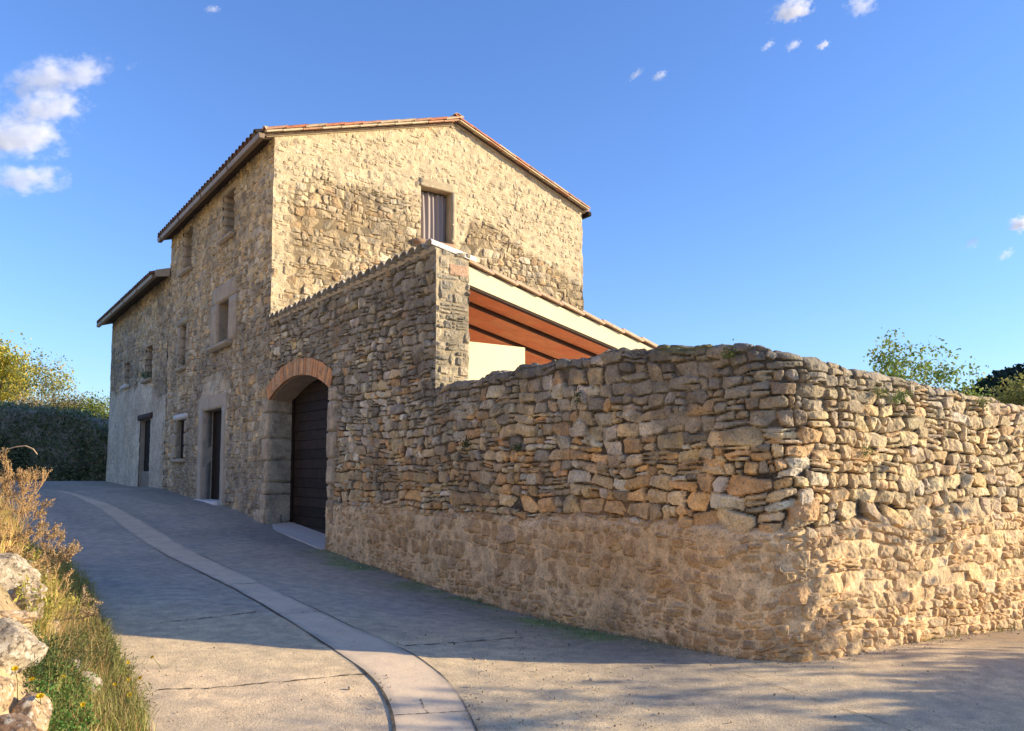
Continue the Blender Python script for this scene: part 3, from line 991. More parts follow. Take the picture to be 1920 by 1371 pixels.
hole = (U > GWIN[0]) & (U < GWIN[1]) & (V > GWIN[2]) & (V < GWIN[3])
P = W(np.full(U.shape, S_HOUSE), U - wob0 * (1 - e0) + wob1 * (1 - e1), V) + (-dL) * H[..., None]
grid_mesh('gable_wall', P, M['house_wall'], house, C, facemask(~hole & (V < roof_z(U) + 0.03)), crisp=True)
del U, V, H, C, D, P

# walls behind: the mass of both houses
core = MB()
for (s0, s1, dz) in ((S_HOUSE + 0.62, S_MID - 0.02, 0.0),):
    pr_ = [(0.62, -1.6), (GW - 0.02, -1.6), (GW - 0.02, EAVE1), (RIDGE_R, RIDGE_Z - 0.03), (0.62, float(roof_z(0.62)) - 0.03)]
    nn = len(pr_)
    core.add([W(s0, r, z) for r, z in pr_] + [W(s1, r, z) for r, z in pr_], [tuple(range(nn)), tuple(range(2 * nn - 1, nn - 1, -1))] + [(i, i + nn, (i + 1) % nn + nn, (i + 1) % nn) for i in range(nn)])
# thin strips that close the gable end and the front round the skins
core.box(S_HOUSE + 0.05, S_HOUSE + 0.62, GW - 0.30, GW - 0.02, -1.6, EAVE1)
core.box(S_MID - 0.09, S_MID - 0.03, 0.06, 0.625, -1.6, EAVE1 + 0.02)
core.build('rear_wall', M['core'], house)
core = MB()
core.box(S_MID + 0.03, S_END - 0.02, 0.66, 7.0, -1.6, EAVE2 + 0.1)
core.box(S_END - 0.10, S_END - 0.005, 0.03, 7.0, -1.6, EAVE2)
core.build('rear_wall', M['core'], annex)


# --- roofs
def roof(parent, s0, s1, eave, over, ridge_r, ridge_z, width, over_r, dark):
    slab = MB()
    k = (ridge_z - eave) / ridge_r; k2 = (ridge_z - eave) / (width - ridge_r)
    t = 0.09
    for sign in (0, 1):
        if sign == 0: ra, za, rb, zb = -over, eave - over * k, ridge_r, ridge_z
        else: ra, za, rb, zb = width + over_r, eave - over_r * k2, ridge_r, ridge_z
        slab.hexa([W(s0, ra, za + 0.005), W(s1, ra, za + 0.005), W(s1, rb, zb + 0.005), W(s0, rb, zb + 0.005), W(s0, ra, za + t), W(s1, ra, za + t), W(s1, rb, zb + t), W(s0, rb, zb + t)])
    ro = slab.build('roof', M['eave_wood'], parent)
    items = []
    A = -dR - k * UP; A = A / np.linalg.norm(A); N = np.cross(dL, A); N = N if N[2] > 0 else -N
    n = int((s1 - s0) / 0.225); L = math.hypot(ridge_r + over + 0.06, k * (ridge_r + over + 0.06))
    items += slope_tiles(W(s0 + 0.12, ridge_r, ridge_z + t - 0.005), A, dL, n, 0.225, L, 0.36, N, dark)
    A2 = dR - k2 * UP; A2 = A2 / np.linalg.norm(A2); N2 = np.cross(dL, A2); N2 = N2 if N2[2] > 0 else -N2
    L2 = math.hypot(width - ridge_r + over_r + 0.05, k2 * (width - ridge_r + over_r + 0.05))
    items += slope_tiles(W(s0 + 0.12, ridge_r, ridge_z + t - 0.005), A2, dL, n, 0.225, L2, 0.36, N2, 1.0)
    tile_set(items, 'roof_tiles', M['tile'], ro, 6)
    rt = []
    x = s0 - 0.02
    while x < s1:
        rt.append((W(x, ridge_r, ridge_z + t + 0.06), dL - 0.02 * UP, UP, 0.46, 0.12, 0.13, tcol(1.0, 0.45))); x += 0.40
    tile_set(rt, 'ridge_tiles', M['tile'], ro, 8)
    # box gutter under the front eave
    g = MB(); ze = eave - over * k
    g.hexa([W(s0 - 0.06, -over - 0.105, ze - 0.06), W(s0 - 0.06, -over - 0.01, ze - 0.06), W(s1 + 0.02, -over - 0.01, ze - 0.06), W(s1 + 0.02, -over - 0.105, ze - 0.06),
            W(s0 - 0.06, -over - 0.125, ze + 0.035), W(s0 - 0.06, -over + 0.0, ze + 0.035), W(s1 + 0.02, -over + 0.0, ze + 0.035), W(s1 + 0.02, -over - 0.125, ze + 0.035)])
    x = s0 + 1.9
    while x < s1:
        g.box(x, x + 0.03, -over - 0.132, -over - 0.118, ze - 0.065, ze + 0.04); x += 2.0
    g.build('gutter', M['gutter'], ro, bevel=0.008)
    return ro, (A, N, k), (A2, N2, k2), t


ro1, (A1, N1, k1), (A2, N2, k2), t1 = roof(house, S_HOUSE - 0.06, S_MID + 0.10, EAVE1 + 0.02, 0.22, RIDGE_R, RIDGE_Z, GW, 0.10, 0.5)
# verge: a pale bedded course with a red barrel course on top, stepping down each slope
verge_low = []; verge = []
for (A, N, L, side) in ((A1, N1, 4.34, 0), (A2, N2, 3.86, 1)):
    o = W(S_HOUSE - 0.075, RIDGE_R, RIDGE_Z + t1)
    x = 0.02
    while x < L - 0.05:
        ln = min(0.40, L - x)
        pale = np.array([0.56, 0.45, 0.28]) * rnd.uniform(0.85, 1.1) if rnd.random() < 0.6 else np.array([0.52, 0.30, 0.17]) * rnd.uniform(0.85, 1.1)
        verge_low.append((o + A * x - N * 0.030 - dL * 0.03, A - N * 0.03, N, ln - 0.012, 0.058, 0.066, pale))
        x += 0.40
    x = -0.12
    while x < L - 0.05:
        ln = min(0.46, L - x)
        c = np.array(rnd.choice([(0.50, 0.21, 0.11), (0.44, 0.17, 0.09), (0.52, 0.38, 0.23), (0.40, 0.22, 0.14)])) * rnd.uniform(0.85, 1.1)
        verge.append((o + A * x + N * 0.028 - dL * 0.015, A - N * 0.05, N, ln, 0.068, 0.080, c))
        x += 0.40
tile_set(verge, 'verge_tiles', M['tile'], ro1, 8)
tile_set(verge_low, 'verge_tiles', M['tile'], ro1, 8)
mb = MB()       # mortar filling behind the verge
mb.cur = (0.5, 0.42, 0.28)
for (A, N, L) in ((A1, N1, 4.28), (A2, N2, 3.80)):
    o = W(S_HOUSE - 0.05, RIDGE_R, RIDGE_Z)
    p = [o + A * 0 - N * 0.005, o + A * L - N * 0.005, o + A * L + N * 0.10, o + N * 0.10]
    mb.hexa([x_ for x_ in p] + [x_ + dL * 0.16 for x_ in p])
mb.build('verge_mortar', surface_mat('verge_mortar', base=(0.46, 0.38, 0.25), var=0.15), ro1)
# short gutter end on the far eave
g = MB()
g.box(S_HOUSE - 0.12, S_MID, GW + 0.10, GW + 0.22, EAVE1 - 0.08, EAVE1 + 0.03)
g.build('gutter', M['dark_wood'], ro1, bevel=0.02)
ro2, (B1, NB1, kb), _, t2 = roof(annex, S_MID + 0.02, S_END + 0.28, EAVE2, 0.36, 3.7, 6.30, 7.0, 0.2, 0.42)
mb = MB()       # cemented end of the lower roof against the tall house
o = W(S_MID - 0.03, 0.0, EAVE2)
mb.hexa([W(S_MID - 0.05, -0.03, EAVE2 - 0.06), W(S_MID - 0.05, -0.38, EAVE2 - 0.40 * kb - 0.0), W(S_MID + 0.05, -0.38, EAVE2 - 0.40 * kb), W(S_MID + 0.05, -0.03, EAVE2 - 0.06),
         W(S_MID - 0.05, -0.03, EAVE2 + 0.16), W(S_MID - 0.05, -0.38, EAVE2 + 0.17 - 0.38 * kb), W(S_MID + 0.05, -0.38, EAVE2 + 0.17 - 0.38 * kb), W(S_MID + 0.05, -0.03, EAVE2 + 0.16)])
mb.build('roof_end', M['cement'], ro2)


# --- windows and doors of the street fronts
def opening(parent, kind, o, depth, back_mat, reveal_mat, back_name, reveal_blocks=False):
    s0, s1, z0, z1 = o
    m = MB(); e = 0.03
    f, b = 0.012, depth
    m.hexa([W(s1 - 0.004, f, z0 - e), W(s1 + 0.08, f, z0 - e), W(s1 + 0.08, b, z0 - e), W(s1 - 0.004, b, z0 - e), W(s1 - 0.004, f, z1 + e), W(s1 + 0.08, f, z1 + e), W(s1 + 0.08, b, z1 + e), W(s1 - 0.004, b, z1 + e)])
    m.hexa([W(s0 - 0.08, f, z0 - e), W(s0 + 0.004, f, z0 - e), W(s0 + 0.004, b, z0 - e), W(s0 - 0.08, b, z0 - e), W(s0 - 0.08, f, z1 + e), W(s0 + 0.004, f, z1 + e), W(s0 + 0.004, b, z1 + e), W(s0 - 0.08, b, z1 + e)])
    m.hexa([W(s0 + 0.005, f, z1 - 0.004), W(s1 - 0.005, f, z1 - 0.004), W(s1 - 0.005, b, z1 - 0.004), W(s0 + 0.005, b, z1 - 0.004), W(s0 + 0.005, f, z1 + 0.06), W(s1 - 0.005, f, z1 + 0.06), W(s1 - 0.005, b, z1 + 0.06), W(s0 + 0.005, b, z1 + 0.06)])
    m.hexa([W(s0 + 0.005, f, z0 - 0.06), W(s1 - 0.005, f, z0 - 0.06), W(s1 - 0.005, b, z0 - 0.06), W(s0 + 0.005, b, z0 - 0.06), W(s0 + 0.005, f, z0 + 0.004), W(s1 - 0.005, f, z0 + 0.004), W(s1 - 0.005, b, z0 + 0.004), W(s0 + 0.005, b, z0 + 0.004)])
    w = m.build(kind, reveal_mat, parent)
    bk = MB()
    if kind == 'door':
        n = max(3, int((s1 - s0) / 0.16)); wd = (s1 - s0) / n
        for i in range(n): bk.box(s0 + i * wd + 0.005, s0 + (i + 1) * wd - 0.005, b - 0.04, b - 0.005, z0 + 0.01, z1 - 0.01)
        bk.box(s0, s1, b - 0.02, b + 0.02, z0, z1)
    else:
        bk.box(s0 - 0.02, s1 + 0.02, b - 0.004, b + 0.03, z0 - 0.02, z1 + 0.02)
    bk.build(back_name, back_mat, w)
    if reveal_blocks:       # stones showing in the reveal
        zc = z0; k = 0
        while zc < z1 - 0.04:
            hh = min(rnd.uniform(0.14, 0.30), z1 - zc)
            rough_block('reveal_stone', s1 - 0.03, s1 + 0.06, 0.0, depth - 0.02, zc + 0.006, zc + hh - 0.006, M['dressed'], w, bevel=0.015, amp=0.008, cuts=4, seed=int(zc * 37) + 7)
            zc += hh; k += 1
    return w


dark_glass, t_, out_ = new_mat('dark_interior')
b_ = nd(t_, 'ShaderNodeBsdfPrincipled'); b_.inputs['Base Color'].default_value = (0.012, 0.012, 0.014, 1); b_.inputs['Roughness'].default_value = 0.25
t_.links.new(b_.outputs[0], out_.inputs['Surface'])

w = opening(house, 'window', OPEN_T['w1'], 0.45, dark_glass, M['dressed'], 'pane', True)
rough_block('sill', 5.00, 6.02, -0.11, 0.06, 4.84, 4.93, M['dressed'], w, amp=0.008, seed=1)
rough_block('lintel', 4.95, 6.02, -0.028, 0.1, 5.92, 6.08, M['dressed'], w, amp=0.01, seed=21)
w = opening(house, 'window', OPEN_T['w2'], 0.45, dark_glass, M['dressed'], 'pane', True)
rough_block('sill', 8.48, 9.52, -0.11, 0.06, 4.83, 4.92, M['dressed'], w, amp=0.008, seed=2)
w = opening(house, 'window', OPEN_T['w3'], 0.22, M['dark_wood'], M['dressed'], 'shutter')
for i, (a, b, c, d) in enumerate(((4.72, 5.27, 2.62, 3.60), (6.08, 6.62, 2.62, 3.60), (4.78, 6.56, 3.58, 3.96))):
    rough_block('surround_stone', a, b, -0.028, 0.14, c + 0.004, d - 0.004, M['dressed'], w, bevel=0.012, amp=0.006, seed=3 + i)
rough_block('sill', 4.95, 6.45, -0.15, 0.08, 2.54, 2.66, M['dressed'], w, amp=0.008, bevel=0.03, seed=8)
w = opening(house, 'window', OPEN_T['w4'], 0.40, dark_glass, M['dressed'], 'pane', True)
rough_block('lintel', 8.62, 9.72, -0.035, 0.14, 3.58, 3.76, M['dressed_sun'], w, amp=0.010, seed=9)
rough_block('sill', 8.66, 9.60, -0.09, 0.08, 2.42, 2.52, M['dressed'], w, amp=0.010, seed=10)
for i, (zc, hh) in enumerate(((2.54, 0.30), (2.86, 0.26), (3.14, 0.42))):
    rough_block('surround_stone', 9.43, 9.66 + 0.08 * (i % 2), -0.03, 0.1, zc, zc + hh, M['dressed'], w, amp=0.012, seed=60 + i)
    rough_block('surround_stone', 8.52 + 0.06 * (i % 2), 8.77, -0.03, 0.1, zc, zc + hh, M['dressed'], w, amp=0.012, seed=70 + i)
w = opening(house, 'door', OPEN_T['d1'], 0.26, M['dark_wood'], M['cement'], 'door_leaf')
for a, b, c, d in ((5.28, 5.585, -1.0, 1.33), (7.075, 7.40, -0.95, 1.33)):
    rough_block('jamb', a, b, -0.022, 0.2, c, d, M['cement'], w, bevel=0.01, amp=0.006, cuts=8, seed=11)
mb = MB(); mb.cur = (0.27, 0.255, 0.235)
pts = [(5.28, 1.334), (7.40, 1.334), (7.40, 1.50), (7.39, 1.60), (6.3, 1.61), (5.29, 1.60)]
mb.add([W(s, -0.020, z) for s, z in pts] + [W(s, 0.2, z) for s, z in pts], [tuple(range(6)), tuple(range(11, 5, -1))] + [(i, (i + 1) % 6, (i + 1) % 6 + 6, i + 6) for i in range(6)])
mb.build('lintel', M['cement'], w)
rough_block('doorstep', 5.35, 7.2, -0.16, 0.26, -1.15, -0.66, M['white_stone'], w, amp=0.008, seed=12)
w = opening(house, 'window', OPEN_T['w5'], 0.12, M['dark_wood'], M['dressed'], 'shutter')
for i in range(3):
    hh = 0.93 / 3; zc = 0.26 + i * hh
    rough_block('surround_stone', 9.55, 9.78 + 0.07 * (i % 2), -0.03, 0.1, zc + 0.005, zc + hh - 0.005, M['dressed'], w, amp=0.01, seed=30 + i)
    rough_block('surround_stone', 8.46 + 0.06 * (i % 2), 8.69, -0.03, 0.1, zc + 0.005, zc + hh - 0.005, M['dressed'], w, amp=0.01, seed=36 + i)
rough_block('lintel', 8.45, 9.80, -0.04, 0.12, 1.22, 1.36, M['white_stone'], w, amp=0.006, seed=13)
rough_block('sill', 8.56, 9.70, -0.09, 0.1, 0.16, 0.255, M['dressed'], w, amp=0.008, seed=14)

w = opening(annex, 'door', OPEN_A['d2'], 0.17, M['dark_wood'], M['cement'], 'door_leaf')
rough_block('lintel', 12.30, 14.25, -0.05, 0.2, 1.43, 1.60, M['beam_wood'], w, amp=0.012, seed=15)
rough_block('door_board', 12.55, 14.0, 0.06, 0.11, -0.6, -0.05, M['core'], w, amp=0.004, seed=16)
rough_block('doorstep', 12.4, 14.1, -0.10, 0.3, -0.95, -0.55, M['cement'], w, amp=0.01, seed=17)
w = opening(annex, 'window', OPEN_A['w6'], 0.42, dark_glass, M['dressed'], 'pane', True)
rough_block('sill', 15.9, 16.85, -0.12, 0.06, 2.58, 2.70, M['white_stone'], w, amp=0.008, seed=18)
w = opening(annex, 'window', OPEN_A['w7'], 0.42, dark_glass, M['dressed'], 'pane', True)
rough_block('sill', 12.55, 13.62, -0.13, 0.06, 2.48, 2.58, M['dressed'], w, amp=0.008, seed=19)

# --- gable window
def gblock(name, r0, r1, d0, d1, z0, z1, mat, parent, amp=0.005, seed=0, bevel=0.006):
    """hewn stone on the gable; d grows outwards from the gable face"""
    o = rough_block(name, S_HOUSE - d1, S_HOUSE - d0, r0, r1, z0, z1, mat, parent, bevel=bevel, amp=amp, seed=seed)
    return o


r0, r1, z0, z1 = GWIN
m = MB(); D_ = 0.34
for a, b in ((r0 - 0.08, r0 + 0.004), (r1 - 0.004, r1 + 0.08)):
    m.box(S_HOUSE + 0.012, S_HOUSE + D_, a, b, z0 - 0.03, z1 + 0.03)
m.box(S_HOUSE + 0.012, S_HOUSE + D_, r0 + 0.005, r1 - 0.005, z1 - 0.004, z1 + 0.06)
m.box(S_HOUSE + 0.012, S_HOUSE + D_, r0 + 0.005, r1 - 0.005, z0 - 0.06, z0 + 0.004)
gw = m.build('window', M['dressed_sun'], house)
m = MB(); m.box(S_HOUSE + D_ - 0.003, S_HOUSE + D_ + 0.04, r0 - 0.02, r1 + 0.02, z0 - 0.02, z1 + 0.02)
m.build('pane', dark_glass, gw)
gblock('lintel', r0 - 0.06, r1 + 0.14, -0.1, 0.020, z1, z1 + 0.17, M['dressed_sun'], gw, seed=41)
gblock('jamb', r1, r1 + 0.11, -0.1, 0.018, z0, z1 - 0.004, M['dressed_sun'], gw, seed=42)
gblock('sill', r0 - 0.16, r1 + 0.06, -0.1, 0.10, z0 - 0.10, z0, surface_mat('brown_sill', base=(0.36, 0.23, 0.14), var=0.2), gw, seed=43)
# curtain hanging in it
nn, mmr = 90, 30
rr = np.linspace(r0 + 0.01, r1 - 0.02, nn); zz = np.linspace(z0 + 0.01, z1 - 0.04, mmr)
RR, ZZ = np.meshgrid(rr, zz)
fold = 0.022 * np.sin((RR - r0) * 52 + 0.8 * np.sin(ZZ * 2.2)) + 0.014 * np.sin((RR - r0) * 23 + 1.3) + 0.012 * (z1 - ZZ) * np.sin((RR - r0) * 31 + 2)
P = W(S_HOUSE + 0.20 + 0 * RR, RR, ZZ) + (-dL) * fold[..., None]
cm, t_, out_ = new_mat('grey_curtain_cloth')
b_ = nd(t_, 'ShaderNodeBsdfPrincipled'); b_.inputs['Base Color'].default_value = (0.30, 0.255, 0.235, 1); b_.inputs['Roughness'].default_value = 0.9
t_.links.new(b_.outputs[0], out_.inputs['Surface'])
cur = grid_mesh('curtain', P, cm, None, np.full(P.shape, 0.3))
sol = cur.modifiers.new('cloth', 'SOLIDIFY'); sol.thickness = 0.004
rebase(cur)
tag(cur, 'pleated grey-brown curtain hanging in the gable window', 'curtain')

# ------------------------------------------------------------------ porch roof in the yard
porch = empty('porch', W(-0.3, 0.6, -1.3))
tag(porch, 'lean-to porch behind the wall with cream fascia and terracotta underside', 'porch')
PS = -3.18; PR0, PR1 = 0.47, 5.6; PK = 0.232


def pz(r): return 2.56 - PK * (r - 0.53)


m = MB()
m.hexa([W(PS, PR0, pz(PR0) - 0.235), W(PS, PR1, pz(PR1) - 0.235), W(PS + 0.10, PR1, pz(PR1) - 0.235), W(PS + 0.10, PR0, pz(PR0) - 0.235),
        W(PS, PR0, pz(PR0)), W(PS, PR1, pz(PR1)), W(PS + 0.10, PR1, pz(PR1)), W(PS + 0.10, PR0, pz(PR0))])
m.build('fascia', M['cream'], porch)
m = MB()        # dark strip standing in for the shadow line under the fascia
m.hexa([W(PS + 0.012, PR0, pz(PR0) - 0.262), W(PS + 0.012, PR1, pz(PR1) - 0.262), W(PS + 0.09, PR1, pz(PR1) - 0.262), W(PS + 0.09, PR0, pz(PR0) - 0.262),
        W(PS + 0.012, PR0, pz(PR0) - 0.237), W(PS + 0.012, PR1, pz(PR1) - 0.237), W(PS + 0.09, PR1, pz(PR1) - 0.237), W(PS + 0.09, PR0, pz(PR0) - 0.237)])
m.build('shadow_strip', M['beam_wood'], porch)
m = MB()
s_ = PS + 0.102
while s_ < S_HOUSE - 0.1:
    r_ = PR0
    while r_ < PR1:
        c_ = np.array([0.74, 0.25, 0.115]) * rnd.uniform(0.88, 1.1); m.cur = tuple(np.minimum(c_ * 1.35, 0.93))
        s2, r2 = min(s_ + 0.62, S_HOUSE - 0.06), min(r_ + 0.40, PR1)
        m.hexa([W(s_, r_ + 0.004, pz(r_) - 0.13), W(s_, r2, pz(r2) - 0.13), W(s2 - 0.004, r2, pz(r2) - 0.13), W(s2 - 0.004, r_ + 0.004, pz(r_) - 0.13),
                W(s_, r_ + 0.004, pz(r_) - 0.08), W(s_, r2, pz(r2) - 0.08), W(s2 - 0.004, r2, pz(r2) - 0.08), W(s2 - 0.004, r_ + 0.004, pz(r_) - 0.08)])
        r_ += 0.40
    s_ += 0.62
m.build('soffit', M['soffit'], porch)
m = MB()
m.hexa([W(PS + 0.1, PR0, pz(PR0) - 0.078), W(PS + 0.1, PR1, pz(PR1) - 0.078), W(S_HOUSE - 0.06, PR1, pz(PR1) - 0.078), W(S_HOUSE - 0.06, PR0, pz(PR0) - 0.078),
        W(PS + 0.1, PR0, pz(PR0)), W(PS + 0.1, PR1, pz(PR1)), W(S_HOUSE - 0.06, PR1, pz(PR1)), W(S_HOUSE - 0.06, PR0, pz(PR0))])
pro = m.build('roof', M['core'], porch)
s_ = PS + 0.80
while s_ < S_HOUSE - 0.1:
    m = MB()
    m.hexa([W(s_, PR0, pz(PR0) - 0.175), W(s_, PR1, pz(PR1) - 0.175), W(s_ + 0.06, PR1, pz(PR1) - 0.175), W(s_ + 0.06, PR0, pz(PR0) - 0.175),
            W(s_, PR0, pz(PR0) - 0.131), W(s_, PR1, pz(PR1) - 0.131), W(s_ + 0.06, PR1, pz(PR1) - 0.131), W(s_ + 0.06, PR0, pz(PR0) - 0.131)])
    m.build('rafter', M['beam_wood'], porch); s_ += 0.86
A = dR - PK * UP; A /= np.linalg.norm(A); N = np.cross(dL, A); N = N if N[2] > 0 else -N
tile_set(slope_tiles(W(PS + 0.16, PR0, pz(PR0) + 0.004), A, dL, 25, 0.225, 5.2, 0.36, N, 1.1), 'roof_tiles', M['tile'], pro, 6)
m = MB(); x = 0.0
while x < 5.1:          # flat verge tiles on the fascia, stepping down
    m.cur = tuple(np.array([0.58, 0.40, 0.27]) * rnd.uniform(0.9, 1.1))
    o = W(PS - 0.05, PR0, pz(PR0)) + A * x
    a_, b_ = o + N * 0.040, o + A * 0.43 + N * 0.012
    up_ = N * 0.035
    m.hexa([a_, b_, b_ + dL * 0.26, a_ + dL * 0.26, a_ + up_, b_ + up_, b_ + up_ + dL * 0.26, a_ + up_ + dL * 0.26])
    x += 0.39
m.build('verge_tiles', M['tile'], porch)
m = MB(); m.hexa([W(PS + 0.0, 0.47, -1.5), W(PS, 1.42, -1.5), W(PS + 0.16, 1.42, -1.5), W(PS + 0.16, 0.47, -1.5), W(PS, 0.47, 1.60), W(PS, 1.42, 1.60), W(PS + 0.16, 1.42, 1.60), W(PS + 0.16, 0.47, 1.60)])
m.build('side_wall', M['cream'], porch, bevel=0.006)
m = MB(); m.box(PS + 0.02, PS + 0.16, PR1 - 0.2, PR1 - 0.06, -1.7, pz(PR1 - 0.13) - 0.27); m.build('post', M['beam_wood'], porch)
m = MB(); m.box(S_HOUSE - 0.3, S_HOUSE - 0.16, PR1 - 0.2, PR1 - 0.06, -1.7, pz(PR1 - 0.13) - 0.27)
m.build('post', M['beam_wood'], porch)

#PART3
# ------------------------------------------------------------------ ground, road, concrete strip
print('ground')


def axis(fine0, fine1, step, far):
    a = [np.arange(fine0, fine1 + 1e-6, step)]
    lo, hi = [], []
    d = step; x = fine0
    while x > -far: d *= 1.25; x -= d; lo.append(x)
    d = step; x = fine1
    while x < far: d *= 1.25; x += d; hi.append(x)
    return np.concatenate([np.array(lo[::-1]), a[0], np.array(hi)])


gx = axis(-7.0, 4.0, 0.07, 2500); gy = axis(1.0, 11.0, 0.07, 2500)
GX, GY = np.meshgrid(gx, gy)
ed = edge_dist(GX, GY)
near = np.hypot(GX, GY) < 60
Z = np.where(near, bank_z(np.clip(GX, -60, 60), np.clip(GY, -60, 60)), ground_z(np.clip(GX, -80, 80), np.clip(GY, -80, 80)))
Z = Z - 0.06 * smooth(0.06, -0.06, ed)
hillm = 36 * np.exp(-(((GX - 160) / 62) ** 2 + ((GY - 165) / 90) ** 2))
Z = Z + hillm
gc = np.empty(GX.shape + (3,), np.float32); gc[:] = (0.46, 0.34, 0.19)
gc = mixcol(gc, (0.10, 0.11, 0.045), smooth(-0.1, 0.3, fbm(GX * 1.3, GY * 1.3, 201, 4)) * 0.7)
gc = mixcol(gc, (0.045, 0.06, 0.03), smooth(2, 6, hillm))
gc = mixcol(gc, (0.58, 0.45, 0.26), 0.9 * smooth(0.3, 1.0, bounce_slope(GX, GY)))  # straw tone kept light so the added slope reflects warm light
soil = surface_mat('soil', attr=True, var=0.3, fine=30, mid=5, bump=0.8, bdist=0.02)
g_o = grid_mesh('ground', np.stack([GX, GY, Z], -1), soil, None, gc)
tag(g_o, kind='structure')

PAIRS = [((-0.2, -6), (30, 5)), ((-0.85, -2), (28, 23)), ((-1.2, 1.5), W(-8.0, 10, 0)), ((-1.5, 3.0), W(-8.0, 4.2, 0)), ((-1.80, 4.1), W(-8.0, 1.5, 0)), ((-2.32, 4.95), W(-7.7, 0.35, 0)),
         ((-2.86, 5.75), W(-6.8, 0.2, 0)), ((-4.0, 7.5), W(-3.6, 0.2, 0)), ((-5.7, 9.8), W(0.0, 0.25, 0)), ((-8.1, 13.2), W(3.2, 0.2, 0)), ((-11.2, 17.5), W(9.0, 0.2, 0)),
         ((-16, 22.5), W(15.0, 0.2, 0)), ((-24, 27.0), W(19.3, 0.2, 0)), ((-40, 30.0), W(40.0, 6, 0))]
le = np.array([p[0] for p in PAIRS], float); re_ = np.array([p[1][:2] for p in PAIRS], float)
k0 = np.arange(len(PAIRS)); kt = np.interp(np.linspace(0, 1, 420), np.linspace(0, 1, 14), k0)
Lx, Ly = np.interp(kt, k0, le[:, 0]), np.interp(kt, k0, le[:, 1])
Rx, Ry = np.interp(kt, k0, re_[:, 0]), np.interp(kt, k0, re_[:, 1])
wob_e = 0.035 * fbm(Lx * 3, Ly * 3, 205, 3); Lx = Lx + wob_e
tt = np.linspace(0, 1, 150)[None, :]
RX = Lx[:, None] * (1 - tt) + Rx[:, None] * tt; RY = Ly[:, None] * (1 - tt) + Ry[:, None] * tt
RZ = ground_z(RX, RY) + 0.008 * fbm(RX * 1.5, RY * 1.5, 206, 3)
rc_ = np.empty(RX.shape + (3,), np.float32); rc_[:] = (0.54, 0.46, 0.345)
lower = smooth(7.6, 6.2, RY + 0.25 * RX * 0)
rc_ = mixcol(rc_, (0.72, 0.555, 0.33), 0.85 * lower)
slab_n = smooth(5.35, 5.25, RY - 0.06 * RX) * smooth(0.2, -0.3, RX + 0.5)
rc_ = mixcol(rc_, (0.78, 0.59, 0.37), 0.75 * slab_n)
rc_ = mixcol(rc_, (0.38, 0.33, 0.26), 0.6 * smooth(0.0, 0.35, fbm(RX * 0.55, RY * 0.55, 207, 5)))
rc_ = mixcol(rc_, (0.36, 0.34, 0.31), 0.4 * smooth(0.1, 0.4, fbm(RX * 0.8 + 9, RY * 0.8, 208, 5)))
# distance to the wall foot: moss and dust
rel = np.stack([RX, RY], -1) - J[:2]
rs = rel @ dL[:2]; rr_ = rel @ dR[:2]
wd = np.where(rs > S_ARC, -rr_, np.where(rr_ < R_ARC, np.hypot(rs - S_ARC, rr_ - R_ARC) - R_ARC, S_ARC - R_ARC - rs))
moss = smooth(0.75, 0.08, wd + 0.25 * fbm(RX * 2.2, RY * 2.2, 209, 4)) * smooth(0.5, -0.6, rs) * smooth(-7.6, -6.0, rs) * smooth(-0.3, 0.15, fbm(RX * 1.6, RY * 1.6, 210, 5) + 0.08)
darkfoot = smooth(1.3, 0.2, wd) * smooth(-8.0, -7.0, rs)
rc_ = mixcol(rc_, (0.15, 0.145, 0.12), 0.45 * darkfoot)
rc_ = mixcol(rc_, (0.16, 0.29, 0.06), 0.8 * np.clip(moss * 1.3, 0, 1))
tyre = smooth(0.05, 0.4, fbm(rs * 0.35, rr_ * 2.2, 217, 4))
rc_ = mixcol(rc_, (0.30, 0.265, 0.215), 0.35 * tyre)
dust = smooth(1.6, 0.0, wd + 0.5 * fbm(RX * 1.1, RY * 1.1, 211, 4)) * smooth(1.2, 2.6, rr_)
rc_ = mixcol(rc_, (0.33, 0.225, 0.12), 0.8 * dust)
road_m = surface_mat('worn_road', attr=True, var=0.27, fine=85, mid=8, bump=0.8, bdist=0.010,
                     spots=[(95, 0.58, 0.64, (0.62, 0.56, 0.46), 0.45), (110, 0.58, 0.65, (0.10, 0.09, 0.075), 0.55), (14, 0.60, 0.70, (0.24, 0.21, 0.165), 0.4), (1.6, 0.52, 0.66, (0.36, 0.31, 0.25), 0.35)])
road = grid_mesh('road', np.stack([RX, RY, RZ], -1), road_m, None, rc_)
tag(road, kind='structure')


# unseen yard floor behind the wall, pale paving added to bounce light under the porch
ys, yr = np.meshgrid(np.linspace(S_ARC - R_ARC + 0.4, S_HOUSE - 0.02, 40), np.linspace(0.45, 16, 60))
yk = ~((ys < S_ARC) & (yr < R_ARC + 0.3) & (np.hypot(ys - S_ARC, yr - R_ARC) > R_ARC - 0.3))
yp = W(ys, yr, np.zeros_like(ys)); yp[..., 2] = np.maximum(ground_z(yp[..., 0], yp[..., 1]), -1.45) + 0.05
yard = grid_mesh('yard', yp, M['grey_concrete'], None, np.full(yp.shape, 0.5), facemask(yk))
tag(yard, kind='structure')


def ground_pts(pix): return [on_ground(*p) for p in pix]


def road_surf(X, Y): return ground_z(X, Y) + 0.008 * fbm(np.asarray(X) * 1.5, np.asarray(Y) * 1.5, 206, 3)


